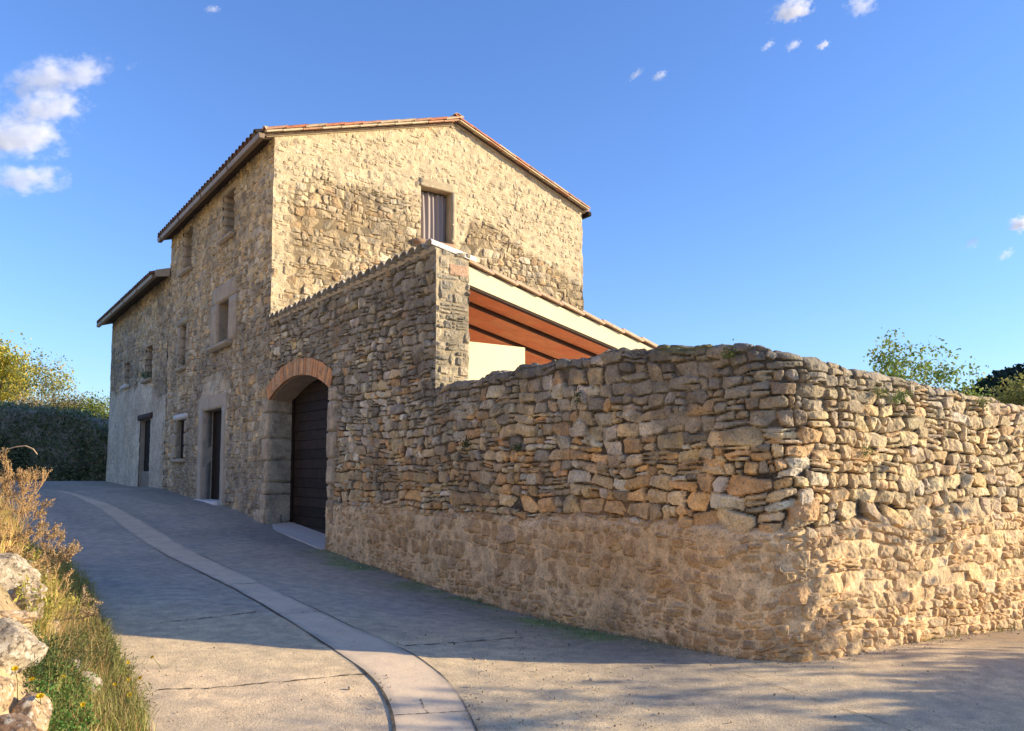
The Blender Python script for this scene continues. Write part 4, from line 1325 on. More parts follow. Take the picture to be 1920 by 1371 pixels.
def resample(pts, n):
    pts = np.array(pts)[:, :2]
    d = np.concatenate([[0], np.cumsum(np.hypot(*np.diff(pts, axis=0).T))])
    # Catmull-Rom like smoothing by dense linear interpolation and box filtering
    u = np.linspace(0, d[-1], n)
    p = np.stack([np.interp(u, d, pts[:, 0]), np.interp(u, d, pts[:, 1])], -1)
    k = max(1, n // 60)
    pad = np.concatenate([np.repeat(p[:1], k, 0) + (np.arange(-k, 0)[:, None]) * (p[1] - p[0]), p, np.repeat(p[-1:], k, 0) + (np.arange(1, k + 1)[:, None]) * (p[-1] - p[-2])])
    ker = np.ones(2 * k + 1) / (2 * k + 1)
    return np.stack([np.convolve(pad[:, i], ker, 'valid') for i in range(2)], -1)


SL = [(100, 917), (138, 930), (257, 1008), (432, 1102), (540, 1163), (606, 1207), (693, 1260), (730, 1308), (742, 1371)]
SR = [(140, 921), (172, 934), (303, 998), (487, 1092), (610, 1153), (730, 1205), (808, 1244), (862, 1299), (898, 1371)]
sl = ground_pts(SL); sr = ground_pts(SR)
sl, sr = sl[1:], sr[1:]
far_dir = (sl[0] - sl[1])[:2] + (sr[0] - sr[1])[:2]; far_dir /= np.linalg.norm(far_dir)
c0, c1 = sl[0][:2].copy(), sr[0][:2].copy()
for k_ in (2.0, 4.0, 7.0, 10.0):
    bend = np.array([-0.03, -0.03]) * k_ * k_
    sl.insert(0, np.append(c0 + far_dir * k_ + bend, 0)); sr.insert(0, np.append(c1 + far_dir * k_ + bend, 0))
for L_ in (sl, sr): L_.append(np.array([L_[-1][0] + 0.30, L_[-1][1] - 2.2, 0])); L_.append(np.array([L_[-1][0] + 1.5, L_[-1][1] - 3.5, 0]))
n = 520
a, b = resample(sl, n), resample(sr, n)
ts = np.linspace(0, 1, 14)[None, :, None]
SP = a[:, None, :] * (1 - ts) + b[:, None, :] * ts
SZ = road_surf(SP[..., 0], SP[..., 1]) + 0.005
SPz = np.concatenate([SP, SZ[..., None]], -1)
along = np.concatenate([[0], np.cumsum(np.hypot(*np.diff((a + b) / 2, axis=0).T))])
panel = np.floor(along / 1.9 + 0.3)
pv = 1 + 0.10 * (np.array([random.Random(int(k)).random() for k in panel]) - 0.5) * 2
sc = np.empty(SP.shape[:2] + (3,), np.float32); sc[:] = (0.78, 0.62, 0.43); sc *= pv[:, None, None]
edge_d = np.minimum(ts[0, :, 0], 1 - ts[0, :, 0])[None, :]
sc = mixcol(sc, (0.25, 0.235, 0.21), 0.5 * smooth(0.16, 0.0, edge_d + 0.1 * fbm(SP[..., 0] * 4, SP[..., 1] * 4, 213, 3)))
fr = np.abs((along / 1.9 + 0.3) % 1.0 - 0.5) * 2
strip_m = surface_mat('strip_concrete', attr=True, var=0.12, fine=80, mid=6, bump=0.3, bdist=0.004, spots=[(3, 0.52, 0.68, (0.40, 0.34, 0.27), 0.45), (17, 0.60, 0.70, (0.30, 0.26, 0.21), 0.4), (90, 0.60, 0.66, (0.25, 0.22, 0.18), 0.4)])
strip = grid_mesh('concrete_strip', SPz, strip_m, None, sc)
tag(strip, kind='structure')


def crack(pix=None, pts=None, width=0.014, n=160, lift=0.004, seed=0, amp=0.02):
    p = resample(ground_pts(pix), n) if pix else np.array(pts)[:, :2]; n = len(p)
    t = np.gradient(p, axis=0); t /= np.linalg.norm(t, axis=1)[:, None]
    nn_ = np.stack([-t[:, 1], t[:, 0]], -1)
    u = np.arange(n)
    p = p + nn_ * (amp * fbm(u * 0.11, u * 0, seed, 4))[:, None]
    w_ = width * np.clip(0.5 + 1.3 * fbm(u * 0.13, u * 0 + 3, seed + 1, 4), 0.12, 1.1)
    l, r = p - nn_ * w_[:, None], p + nn_ * w_[:, None]
    P = np.stack([l, r], 1)
    return np.concatenate([P, (road_surf(P[..., 0], P[..., 1]) + lift)[..., None]], -1)


dirt = surface_mat('joint_dirt', base=(0.11, 0.092, 0.066), var=0.4, fine=60)


def add_cracks(parent, lst):
    Vs, Fs, b_ = [], [], 0
    for P in lst:
        Vs.append(P.reshape(-1, 3)); Fs.append(grid_faces(*P.shape[:2]) + b_); b_ += P.shape[0] * 2
    return mesh_np('joint', np.concatenate(Vs), np.concatenate(Fs), dirt, parent)


i0 = int(n * 0.55)
for k_, P in enumerate((crack(pts=a[300:], width=0.008, seed=1, lift=0.0075, amp=0.012), crack(pts=b[300:], width=0.006, seed=2, lift=0.0075, amp=0.015), crack([(296, 1294), (400, 1290), (560, 1277), (700, 1261)], width=0.010, seed=3),
                        crack([(300, 1168), (400, 1158), (480, 1148)], width=0.012, seed=4), crack([(1290, 1232), (1450, 1285), (1560, 1325), (1720, 1376)], width=0.0035, seed=5, n=400),
                        crack([(428, 1097), (455, 1096), (489, 1094)], width=0.010, seed=7, lift=0.0075, amp=0.006), crack([(522, 1152), (565, 1150), (606, 1148)], width=0.008, seed=8, lift=0.0075, amp=0.006), crack([(789, 1312), (795, 1330), (803, 1338)], width=0.005, seed=9, lift=0.0075, amp=0.004), crack([(738, 1342), (800, 1339), (884, 1334)], width=0.005, seed=10, lift=0.0075, amp=0.006), crack([(760, 1212), (850, 1206), (980, 1196)], width=0.010, seed=6))):
    add_cracks(road, [P])

# loose gravel on the road
rs_ = np.random.RandomState(5)
gp = []
for (x0, x1, y0, y1, nn_) in ((880, 1250, 1225, 1371, 420), (740, 1150, 1130, 1215, 360), (900, 1250, 1180, 1222, 260), (700, 735, 1255, 1330, 40), (870, 910, 1290, 1371, 70), (240, 700, 1200, 1371, 60), (1150, 1900, 1225, 1371, 60)):
    for _ in range(nn_): gp.append(on_ground(rs_.uniform(x0, x1), y0 + (y1 - y0) * rs_.rand()))
for _ in range(1500):          # grit gathered along the foot of the wall
    qq = rs_.uniform(2.7, 15.0); s_, r_, ns_, nr_ = wall_plan(qq); o_ = 0.05 + abs(rs_.normal()) * 0.10
    P_ = W(s_ + ns_ * o_, r_ + nr_ * o_, 0.0); gp.append((P_[0], P_[1], float(ground_z(P_[0], P_[1]))))
gp = np.array(gp)
ico = [(0, 0, 1), (.894, 0, .447), (.276, .851, .447), (-.724, .526, .447), (-.724, -.526, .447), (.276, -.851, .447), (.724, .526, -.447), (-.276, .851, -.447), (-.894, 0, -.447), (-.276, -.851, -.447), (.724, -.526, -.447), (0, 0, -1)]
icof = [(0, 1, 2), (0, 2, 3), (0, 3, 4), (0, 4, 5), (0, 5, 1), (1, 6, 2), (2, 7, 3), (3, 8, 4), (4, 9, 5), (5, 10, 1), (6, 7, 2), (7, 8, 3), (8, 9, 4), (9, 10, 5), (10, 6, 1), (11, 7, 6), (11, 8, 7), (11, 9, 8), (11, 10, 9), (11, 6, 10)]
ico = np.array(ico); icof = np.array(icof)
sz = rs_.gamma(1.6, 0.0014, len(gp)) + 0.0012
gv = gp[:, None, :] + ico[None] * sz[:, None, None] * rs_.uniform(0.6, 1.3, (len(gp), 12, 1)) + np.array([0, 0, 0.008])
gcol = np.repeat(np.array([0.40, 0.34, 0.25])[None] * rs_.uniform(0.4, 1.35, (len(gp), 1)), 12, 0)
gr = mesh_np('gravel', gv.reshape(-1, 3), (icof[None] + 12 * np.arange(len(gp))[:, None, None]).reshape(-1, 3), surface_mat('pebble', attr=True, var=0.1), None, gcol, False)
tag(gr, kind='stuff')

# ------------------------------------------------------------------ plants: helpers
def tubes(segs, name, mat, parent, sides=4, col=None):
    S = np.array([np.concatenate([s[0], s[1], [s[2], s[3]]]) for s in segs])
    p0, p1, r0_, r1_ = S[:, 0:3], S[:, 3:6], S[:, 6], S[:, 7]
    d = p1 - p0; d /= np.maximum(1e-9, np.linalg.norm(d, axis=1))[:, None]
    ref = np.where(np.abs(d[:, 2:3]) < 0.9, np.array([[0, 0, 1.0]]), np.array([[1.0, 0, 0]]))
    x = np.cross(d, ref); x /= np.linalg.norm(x, axis=1)[:, None]; y = np.cross(d, x)
    an = np.arange(sides) * 2 * math.pi / sides
    ring = np.cos(an)[None, :, None] * x[:, None] + np.sin(an)[None, :, None] * y[:, None]
    v = np.concatenate([p0[:, None] + ring * r0_[:, None, None], p1[:, None] + ring * r1_[:, None, None]], 1)
    i = np.arange(sides); j = (i + 1) % sides
    f = np.stack([i, j, j + sides, i + sides], -1)
    F = (f[None] + (2 * sides) * np.arange(len(S))[:, None, None]).reshape(-1, 4)
    c = None
    if col is not None: c = np.repeat(np.asarray(col), 2 * sides, 0) if np.ndim(col) == 2 else np.broadcast_to(col, (len(S) * 2 * sides, 3))
    return mesh_np(name, v.reshape(-1, 3), F, mat, parent, c)


def leaves(pts, size, name, mat, parent, cols, rs, elong=1.8, up=0.3, jcol=0.25):
    """many small folded leaves; pts (n,3)"""
    n = len(pts)
    d = rs.normal(size=(n, 3)); d[:, 2] += up; d /= np.linalg.norm(d, axis=1)[:, None]
    e = np.cross(d, rs.normal(size=(n, 3))); e /= np.linalg.norm(e, axis=1)[:, None]
    nn_ = np.cross(d, e)
    s = size * rs.uniform(0.6, 1.35, n)[:, None]
    w_ = s / elong
    b0 = pts; tip = pts + d * s * 1.0
    m1 = pts + d * s * 0.5 + e * w_ * 0.5 + nn_ * w_ * 0.12; m2 = pts + d * s * 0.5 - e * w_ * 0.5 + nn_ * w_ * 0.12
    v = np.stack([b0, m1, tip, m2], 1).reshape(-1, 3)
    F = np.stack([np.arange(n) * 4 + k for k in range(4)], -1)
    ci = rs.randint(len(cols), size=n)
    c = np.asarray(cols)[ci] * rs.uniform(1 - jcol, 1 + jcol, (n, 1))
    return mesh_np(name, v, F, mat, parent, np.repeat(c, 4, 0), False)


def grow(rs, p, d, L, r, depth, spread, segs, tips, kids=(2, 4), shrink=0.68, upb=0.15, wig=0.18):
    p = np.asarray(p, float); d = np.asarray(d, float) / np.linalg.norm(d)
    n = 4
    for k in range(n):
        d = d + rs.normal(size=3) * wig * 0.5; d[2] += upb * 0.2; d /= np.linalg.norm(d)
        q = p + d * L / n
        r2 = r * (1 - 0.12 * (k + 1) / n * 2)
        segs.append((p, q, r, r2)); p = q; r = r2
        if depth > 0 and k >= 1 and rs.rand() < 0.5:
            dd = d + rs.normal(size=3) * spread; dd[2] += upb
            grow(rs, p, dd, L * shrink * rs.uniform(0.6, 1.0), r * 0.55, depth - 1, spread, segs, tips, kids, shrink, upb, wig)
    if depth > 0:
        for _ in range(rs.randint(kids[0], kids[1])):
            dd = d + rs.normal(size=3) * spread; dd[2] += upb
            grow(rs, p, dd, L * shrink * rs.uniform(0.75, 1.1), r * 0.65, depth - 1, spread, segs, tips, kids, shrink, upb, wig)
    else:
        tips.append(p)


def blades(bases, length, width, name, mat, parent, cols, rs, lean=0.5, seg=4, jcol=0.25, dirbias=(0, 0)):
    n = len(bases)
    az = rs.uniform(0, 2 * math.pi, n)
    ln = length * rs.uniform(0.45, 1.25, n)
    h = np.stack([np.cos(az) + dirbias[0], np.sin(az) + dirbias[1], np.zeros(n)], -1)
    le_ = rs.uniform(0.1, lean, n)[:, None]
    side = np.stack([-np.sin(az), np.cos(az), np.zeros(n)], -1)
    rows = []
    for k in range(seg + 1):
        t = k / seg
        c = bases + h * (le_ * ln[:, None] * (t ** 1.7)) + np.array([0, 0, 1.0]) * (ln[:, None] * (t - 0.35 * le_ * t * t))
        w_ = width * (1 - t * 0.92) * rs.uniform(0.8, 1.2, (n, 1))
        rows += [c - side * w_, c + side * w_]
    v = np.stack(rows, 1)
    nv = 2 * (seg + 1)
    f = np.array([[2 * k, 2 * k + 1, 2 * k + 3, 2 * k + 2] for k in range(seg)])
    F = (f[None] + nv * np.arange(n)[:, None, None]).reshape(-1, 4)
    c = np.asarray(cols)[rs.randint(len(cols), size=n)] * rs.uniform(1 - jcol, 1 + jcol, (n, 1))
    return mesh_np(name, v.reshape(-1, 3), F, mat, parent, np.repeat(c, nv, 0))


def crown_points(rs, tips, n, rad):
    t = np.array(tips)
    return t[rs.randint(len(t), size=n)] + rs.normal(size=(n, 3)) * rad


def tree(name, label, cat, base, height, seed, trunk_r, leaf_n, leaf_size, cols, spread=0.55, depth=4, clump=0.25, group=None, lean=(0, 0), first=0.32, trunk_parts=1, upb=0.15, elong=1.8, bark=None):
    rs = np.random.RandomState(seed)
    e = empty(name, base); tag(e, label, cat, group)
    segs, tips = [], []
    for k in range(trunk_parts):
        d0 = np.array([lean[0], lean[1], 1.0]) + rs.normal(size=3) * (0.12 if trunk_parts == 1 else 0.45) * np.array([1, 1, 0.3])
        grow(rs, np.asarray(base) + np.array([0, 0, -0.1]), d0, height * first, trunk_r, depth, spread, segs, tips, upb=upb)
    tubes(segs, 'trunk', bark or M['bark'], e, 5)
    if leaf_n:
        leaves(crown_points(rs, tips, leaf_n, clump), leaf_size, 'crown', M['leaf'], e, cols, rs, elong=elong)
    return e, tips


def gz(x, y): return float(ground_z(np.float64(x), np.float64(y)))


def bz(x, y): return float(bank_z(np.array([x]), np.array([y]))[0])


# ------------------------------------------------------------------ left bank: rocks
def bank_hit(x, y):
    """where a sight line first meets the bank"""
    d = ray(x, y)
    ts = np.linspace(1.2, 9.0, 700)
    P = ts[:, None] * d[None]
    below = P[:, 2] < bank_z(P[:, 0], P[:, 1])
    i = int(np.argmax(below)) if below.any() else 350
    return P[i]


def rock(label, px, Y, size, seed, base_c, rot=0.0, sink=0.3, fl=1.0):
    c = bank_hit(px[0], px[1]); size = tuple(k * c[1] / Y * 1.08 for k in size); c = c * (1 - 0.30 * size[0] / c[1])
    rs = np.random.RandomState(seed)
    bm = bmesh.new(); bmesh.ops.create_icosphere(bm, subdivisions=5, radius=1.0)
    cuts = [(Vector(rs.normal(size=3)).normalized(), rs.uniform(0.45, 0.85)) for _ in range(11)]
    R = Matrix.Rotation(rot, 3, 'Z') @ Matrix.Rotation(rs.uniform(-0.25, 0.25), 3, 'X')
    vs = []
    for v in bm.verts:
        p = v.co.copy()
        for nrm, dd in cuts:
            o = p.dot(nrm) - dd
            if o > 0: p -= nrm * o * 0.92
        p += mnoise.noise_vector(p * 1.7 + Vector((seed, 0, 0))) * 0.10 + mnoise.noise_vector(p * 5 + Vector((0, seed, 0))) * 0.04 + mnoise.noise_vector(p * 13 + Vector((0, seed, 0))) * 0.016
        p = R @ Vector((p.x * size[0], p.y * size[1], p.z * size[2]))
        vs.append(p)
    V_ = np.array([tuple(p) for p in vs]) + c
    F_ = np.array([[v.index for v in f.verts] for f in bm.faces]); bm.free()
    rs2 = np.random.RandomState(seed + 1)
    nz = fbm(V_[:, 0] * 9 + seed, V_[:, 2] * 9 + V_[:, 1] * 5, seed, 4)
    cc = np.broadcast_to(np.array(base_c), V_.shape).copy() * (1 + 0.35 * nz)[:, None]
    o = mesh_np('rock', V_, F_, M['rock'], None, cc)
    rebase(o); tag(o, label, 'rock', 'boulders of the old bank wall')
    return o


print('bank')
ROCKS = [('pale lichen-white boulder at the left frame edge, topmost of the bank rocks', (2, 1085), 4.9, (0.20, 0.25, 0.22), 21, (0.46, 0.39, 0.29)),
         ('speckled grey-brown boulder wedged below the topmost pale rock', (38, 1132), 4.75, (0.13, 0.16, 0.14), 22, (0.36, 0.28, 0.19)),
         ('flat tan slab lying between speckled boulders at left edge', (18, 1162), 4.55, (0.15, 0.14, 0.045), 23, (0.46, 0.32, 0.19)),
         ('large white-speckled boulder above the green clover', (28, 1218), 4.35, (0.18, 0.18, 0.16), 24, (0.44, 0.37, 0.27)),
         ('whitish rounded rock standing alone among the grass near the road', (157, 1300), 4.25, (0.075, 0.09, 0.10), 25, (0.42, 0.35, 0.26)),
         ('angular tan rock in the bottom left corner beside green clover', (52, 1352), 3.9, (0.13, 0.14, 0.11), 26, (0.46, 0.32, 0.19)),
         ('ochre rock cut by the left frame edge, above the corner rock', (2, 1308), 4.0, (0.06, 0.12, 0.10), 27, (0.50, 0.35, 0.20)),
         ('small pale rock half buried behind the whitish rounded one', (130, 1268), 4.45, (0.05, 0.07, 0.085), 28, (0.46, 0.40, 0.32)),
         ('small orange-tan stone beside the large white-speckled boulder', (80, 1180), 4.5, (0.075, 0.09, 0.075), 29, (0.48, 0.33, 0.20)),
         ('grey lichen-speckled stone between the topmost pale rock and the grass', (55, 1090), 4.9, (0.10, 0.11, 0.12), 31, (0.42, 0.35, 0.25)),
         ('dark brown stone at the bottom left frame corner', (14, 1376), 3.8, (0.12, 0.12, 0.08), 30, (0.34, 0.22, 0.13))]
for i, (lb, px, Y, sz_, sd, bc_) in enumerate(ROCKS): rock(lb, px, Y, sz_, sd, bc_, rot=rnd.uniform(-0.6, 0.6))


# dry umbel stalks
def dry_plant(label, base_px, Y, top_px_list, seed, col, spread=0.34, thick=0.0045, depth=4):
    rs = np.random.RandomState(seed)
    b_ = at(base_px[0], base_px[1], Y)
    e = empty('dry_plant', b_); tag(e, label, 'dry plant')
    segs, tips = [], []
    for (x, y, dy) in top_px_list:
        t_ = at(x, y, Y + dy)
        d = t_ - b_
        Ln = np.linalg.norm(d)
        grow(rs, b_ + rs.normal(size=3) * 0.015, d, Ln * 0.52, thick, depth, spread, segs, tips, kids=(2, 4), shrink=0.56, upb=0.10, wig=0.10)
    segs = [(s_[0], s_[1], max(s_[2], 0.0014), max(s_[3], 0.0011)) for s_ in segs]
    tubes(segs, 'stem', M['dry'], e, 4, np.asarray(col)[None].repeat(len(segs), 0) * rs.uniform(0.7, 1.25, (len(segs), 1)))
    tp_ = np.array(tips)
    pp = np.repeat(tp_, 3, 0) + rs.normal(size=(len(tp_) * 3, 3)) * 0.004
    leaves(pp, 0.008, 'seed_head', M['dry'], e, [(0.40, 0.27, 0.13), (0.50, 0.36, 0.19), (0.30, 0.20, 0.10)], rs, elong=1.5)
    return e


dry_plant('tall golden dead umbel plant leaning over the road, tallest on the bank', (5, 1055), 5.0, [(40, 900, 0.1), (75, 890, 0.0), (15, 880, 0.2), (110, 935, -0.1), (60, 950, 0.15), (-25, 870, 0), (30, 860, 0.1)], 61, (0.56, 0.36, 0.16))
dry_plant('grey-brown dead seed plant leaning right, below the tall golden one', (60, 1085), 4.9, [(120, 1000, 0), (140, 1040, 0.1), (95, 985, 0.1), (150, 1060, -0.1)], 62, (0.40, 0.30, 0.20), thick=0.0035)
dry_plant('low bare twigs poking out from the grass over the dark road', (120, 1165), 4.7, [(195, 1142, 0), (170, 1120, 0.1), (185, 1170, 0.0)], 63, (0.36, 0.28, 0.20), thick=0.003, depth=3)
dry_plant('golden dead stalks at the frame edge, lower than the tall umbel plant', (-10, 1100), 4.6, [(20, 985, 0.1), (-20, 960, 0.0), (60, 1000, 0.1), (45, 1030, 0), (85, 1040, 0.0)], 65, (0.62, 0.42, 0.19), thick=0.004)
dry_plant('thin amber stalks mixed with the yellow-green shrub', (95, 1150), 4.8, [(120, 1060, 0.1), (90, 1040, 0.0), (150, 1090, 0.1), (70, 1060, 0)], 66, (0.56, 0.38, 0.18), thick=0.003, depth=3)
# arching cane at the very left
rs = np.random.RandomState(64); segs = []
pp = [at(x, y, 4.9) for x, y in ((-20, 850), (5, 845), (30, 838), (48, 836), (62, 842), (70, 852))]
for a_, b_ in zip(pp[:-1], pp[1:]): segs.append((a_, b_, 0.004, 0.0035))
cn = tubes([(at(-40, 1060, 4.9), at(-34, 950, 4.9), 0.006, 0.005), (at(-34, 950, 4.9), pp[0], 0.005, 0.004)] + segs, 'dry_cane', M['dry'], None, 5, np.array([0.55, 0.42, 0.27]))
rebase(cn); tag(cn, 'single pale dry cane arching above the dead umbel plant', 'dry plant')


def patch_px(rs, n, x0, x1, y0, y1):
    """points scattered over the bank by where they stand on it"""
    out = []
    while len(out) < n:
        x, y = rs.uniform(x0, x1), rs.uniform(y0, y1)
        d = ray(x, y); t = 3.0
        for _ in range(40):
            P = d * t; h = bz(P[0], P[1]) if False else 0
            break
        out.append((x, y))
    return out


_bx = np.linspace(-6.5, -1.6, 140); _by = np.linspace(3.4, 9.0, 160)
_BX, _BY = np.meshgrid(_bx, _by); _BZ = bank_z(_BX, _BY); _BD = edge_dist(_BX, _BY)
_bpx, _bpy = proj(np.stack([_BX, _BY, _BZ], -1))


def bank_points(rs, n, x0, x1, y0, y1, dmin=0.03):
    """points on the bank surface lying in the given window of the photograph"""
    m = (_bpx > x0) & (_bpx < x1) & (_bpy > y0) & (_bpy < y1) & (_BD > dmin)
    idx = np.argwhere(m)
    if len(idx) == 0: return np.zeros((0, 3))
    k = idx[rs.randint(len(idx), size=n)]
    X = _BX[k[:, 0], k[:, 1]] + rs.uniform(-0.03, 0.03, n); Y = _BY[k[:, 0], k[:, 1]] + rs.uniform(-0.03, 0.03, n)
    return np.stack([X, Y, bank_z(X, Y)], -1)


rs = np.random.RandomState(71)
GOLD = [(0.56, 0.40, 0.13), (0.46, 0.37, 0.10), (0.64, 0.46, 0.19), (0.36, 0.34, 0.08), (0.42, 0.28, 0.10)]
STRAW = [(0.56, 0.37, 0.17), (0.46, 0.26, 0.12), (0.62, 0.45, 0.24), (0.34, 0.21, 0.10)]
OLIVE = [(0.24, 0.27, 0.07), (0.32, 0.31, 0.09), (0.18, 0.22, 0.06), (0.44, 0.38, 0.15)]
for pts, ln, wd_, cols, seed, lean in ((bank_points(rs, 3800, -160, 175, 960, 1040, 0.0), 0.34, 0.0030, GOLD, 1, 0.9), (bank_points(rs, 5200, 62, 178, 1030, 1200, 0.0), 0.26, 0.0028, GOLD + OLIVE, 11, 0.9), (bank_points(rs, 2400, 92, 200, 1150, 1300), 0.18, 0.0025, STRAW, 2, 1.1),
                                       (bank_points(rs, 5200, 90, 320, 1170, 1390, 0.0), 0.15, 0.0022, OLIVE, 3, 1.0), (bank_points(rs, 900, 120, 310, 1290, 1380), 0.12, 0.0025, STRAW, 4, 1.4),
                                       (bank_points(rs, 4500, -300, 140, 900, 1060, 0.0), 0.34, 0.003, GOLD + STRAW, 5, 0.9), (bank_points(rs, 700, 150, 330, 1180, 1380, 0.0), 0.06, 0.002, STRAW, 6, 1.5)):
    if len(pts):
        o = blades(pts, ln, wd_, 'dry_grass', M['dry'], None, cols, np.random.RandomState(seed), lean=lean)
        rebase(o); tag(o, kind='stuff')


rs = np.random.RandomState(79)      # the rest of the bank top, left of the view
X_ = rs.uniform(-9, -1.5, 30000); Y_ = rs.uniform(-2.0, 9.0, 30000)
m_ = (edge_dist(X_, Y_) > 0.12) & (X_ < -0.68 * np.maximum(Y_, 0) - 0.3) & (fbm(X_ * 1.1, Y_ * 1.1, 219, 4) > -0.12)
o = blades(np.stack([X_[m_], Y_[m_], bank_z(X_[m_], Y_[m_])], -1), 0.20, 0.003, 'dry_grass', M['dry'], None, GOLD + STRAW + OLIVE, rs, lean=1.1, seg=3)
rebase(o); tag(o, kind='stuff')


def leafy(name, label, cat, pts, size, cols, seed, h=0.10, elong=1.6, group=None):
    rs = np.random.RandomState(seed)
    b_ = pts.mean(0); e = empty(name, b_); tag(e, label, cat, group)
    top = pts + np.stack([rs.normal(size=len(pts)) * 0.02, rs.normal(size=len(pts)) * 0.02, rs.uniform(0.2, 1, len(pts)) * h], -1)
    tubes([(p, t, 0.0018, 0.001) for p, t in zip(pts, top)], 'stem', M['leaf'], e, 3, np.array([0.12, 0.14, 0.05]))
    pp = np.repeat(top, 9, 0) + rs.normal(size=(len(top) * 9, 3)) * np.array([0.018, 0.018, 0.016])
    leaves(pp, size, 'foliage', M['leaf'], e, cols, rs, elong=elong, up=0.2)
    return e


rs = np.random.RandomState(72)
leafy('clover_plant', 'bright green low clover cushion at the bottom left', 'plant', bank_points(rs, 420, 66, 160, 1275, 1400), 0.017, [(0.09, 0.20, 0.04), (0.06, 0.14, 0.03), (0.15, 0.25, 0.06), (0.20, 0.24, 0.07)], 73, 0.07, 1.4)
leafy('fennel_plant', 'dark green feathery plant above the bright clover, with yellow blooms', 'plant', bank_points(rs, 320, 40, 140, 1235, 1300), 0.028, [(0.07, 0.11, 0.035), (0.10, 0.14, 0.04), (0.05, 0.085, 0.03)], 74, 0.12, 5)
leafy('fennel_plant', 'olive feathery plant with yellow blooms along the road edge', 'plant', bank_points(rs, 420, 130, 235, 1190, 1275), 0.030, [(0.11, 0.14, 0.04), (0.16, 0.17, 0.05), (0.08, 0.11, 0.035)], 75, 0.13, 5)
leafy('fennel_plant', 'sparse olive feathery plant beside the concrete road edge corner', 'plant', bank_points(rs, 260, 200, 300, 1250, 1360, 0.0), 0.026, [(0.15, 0.16, 0.05), (0.20, 0.18, 0.06)], 76, 0.08, 5)
leafy('shrub', 'yellow-green leafy shrub between the tall dead plant and the road', 'shrub', bank_points(rs, 700, 50, 170, 1060, 1195), 0.032, [(0.38, 0.36, 0.07), (0.48, 0.42, 0.09), (0.28, 0.29, 0.06), (0.56, 0.46, 0.13)], 77, 0.22, 2.6)

# yellow flowers: one built, the rest copied with their parts
FL = [(75, 1307), (28, 1255), (127, 1257), (193, 1190), (175, 1221), (190, 1246), (240, 1243), (286, 1233), (215, 1285), (242, 1275), (263, 1272), (243, 1304), (117, 1270), (155, 1322), (162, 1230), (60, 1275)]
WHERE = ['largest bloom, over the bright green clover', 'bloom in front of the large speckled boulder', 'bloom just left of the small half-buried rock', 'bloom at the edge of the dark shaded road', 'bloom in the middle of the olive plant',
         'bloom low in the olive plant', 'bloom against the sunlit concrete edge', 'bloom standing alone over the sunlit concrete', 'bloom right of the whitish rounded rock', 'small bloom beside the concrete corner', 'rightmost small bloom in the sparse plant',
         'lowest bloom on the sparse plant', 'bloom in the dark feathery plant', 'bloom below the whitish rounded rock', 'tiny bloom above the olive plant', 'bloom on the clover beside the corner rock']
fy = leaf_mat('yellow_petal', 0.2, base=(0.72, 0.52, 0.015)); fg = leaf_mat('flower_stalk', 0.2, base=(0.13, 0.15, 0.05))
proto = None
for (x, y), wh in zip(FL, WHERE):
    Y = 4.75 if y < 1240 else (4.45 if y < 1280 else 4.15)
    c = bank_hit(x, y); c = c * (1 - 0.26 / c[1]) if c[1] < 6.0 else at(x, y, Y)
    if proto is None:
        f0 = empty('yellow_flower', (0, 0, 0))
        rs = np.random.RandomState(5); n = 16
        V_, F_ = [], []
        for ring, (rad, lift, k) in enumerate(((0.013, 0.004, 10), (0.009, 0.008, 7))):
            for i in range(k):
                a_ = 2 * math.pi * (i + 0.5 * ring) / k; b = len(V_)
                ca, sa = math.cos(a_), math.sin(a_); w_ = 0.0042
                V_ += [(0, 0, 0), (rad * 0.6 * ca - w_ * sa, rad * 0.6 * sa + w_ * ca, lift), (rad * ca, rad * sa, lift * 0.8), (rad * 0.6 * ca + w_ * sa, rad * 0.6 * sa - w_ * ca, lift)]
                F_.append((b, b + 1, b + 2, b + 3))
        mesh_np('petals', np.array(V_), np.array(F_), fy, f0, smooth_shade=False)
        tubes([((0, 0, 0), (0.004, 0.002, -0.06), 0.0012, 0.0014), ((0.004, 0.002, -0.06), (0.0, -0.004, -0.14), 0.0014, 0.0016)], 'stem', fg, f0, 4)
        proto = f0; o = f0
    else:
        o = proto.copy(); COL.objects.link(o)
        for ch in list(proto.children):
            c2 = ch.copy(); c2.parent = o; COL.objects.link(c2)
    o.location = Vector(c); o.rotation_euler = (rnd.uniform(0.3, 0.9), rnd.uniform(-0.5, 0.5), rnd.uniform(-0.5, 0.5))
    o.scale = (1.5,) * 3 if 'largest' in wh else (rnd.uniform(1.0, 1.3),) * 3
    tag(o, 'yellow flower, ' + wh, 'flower', 'yellow flowers on the bank')

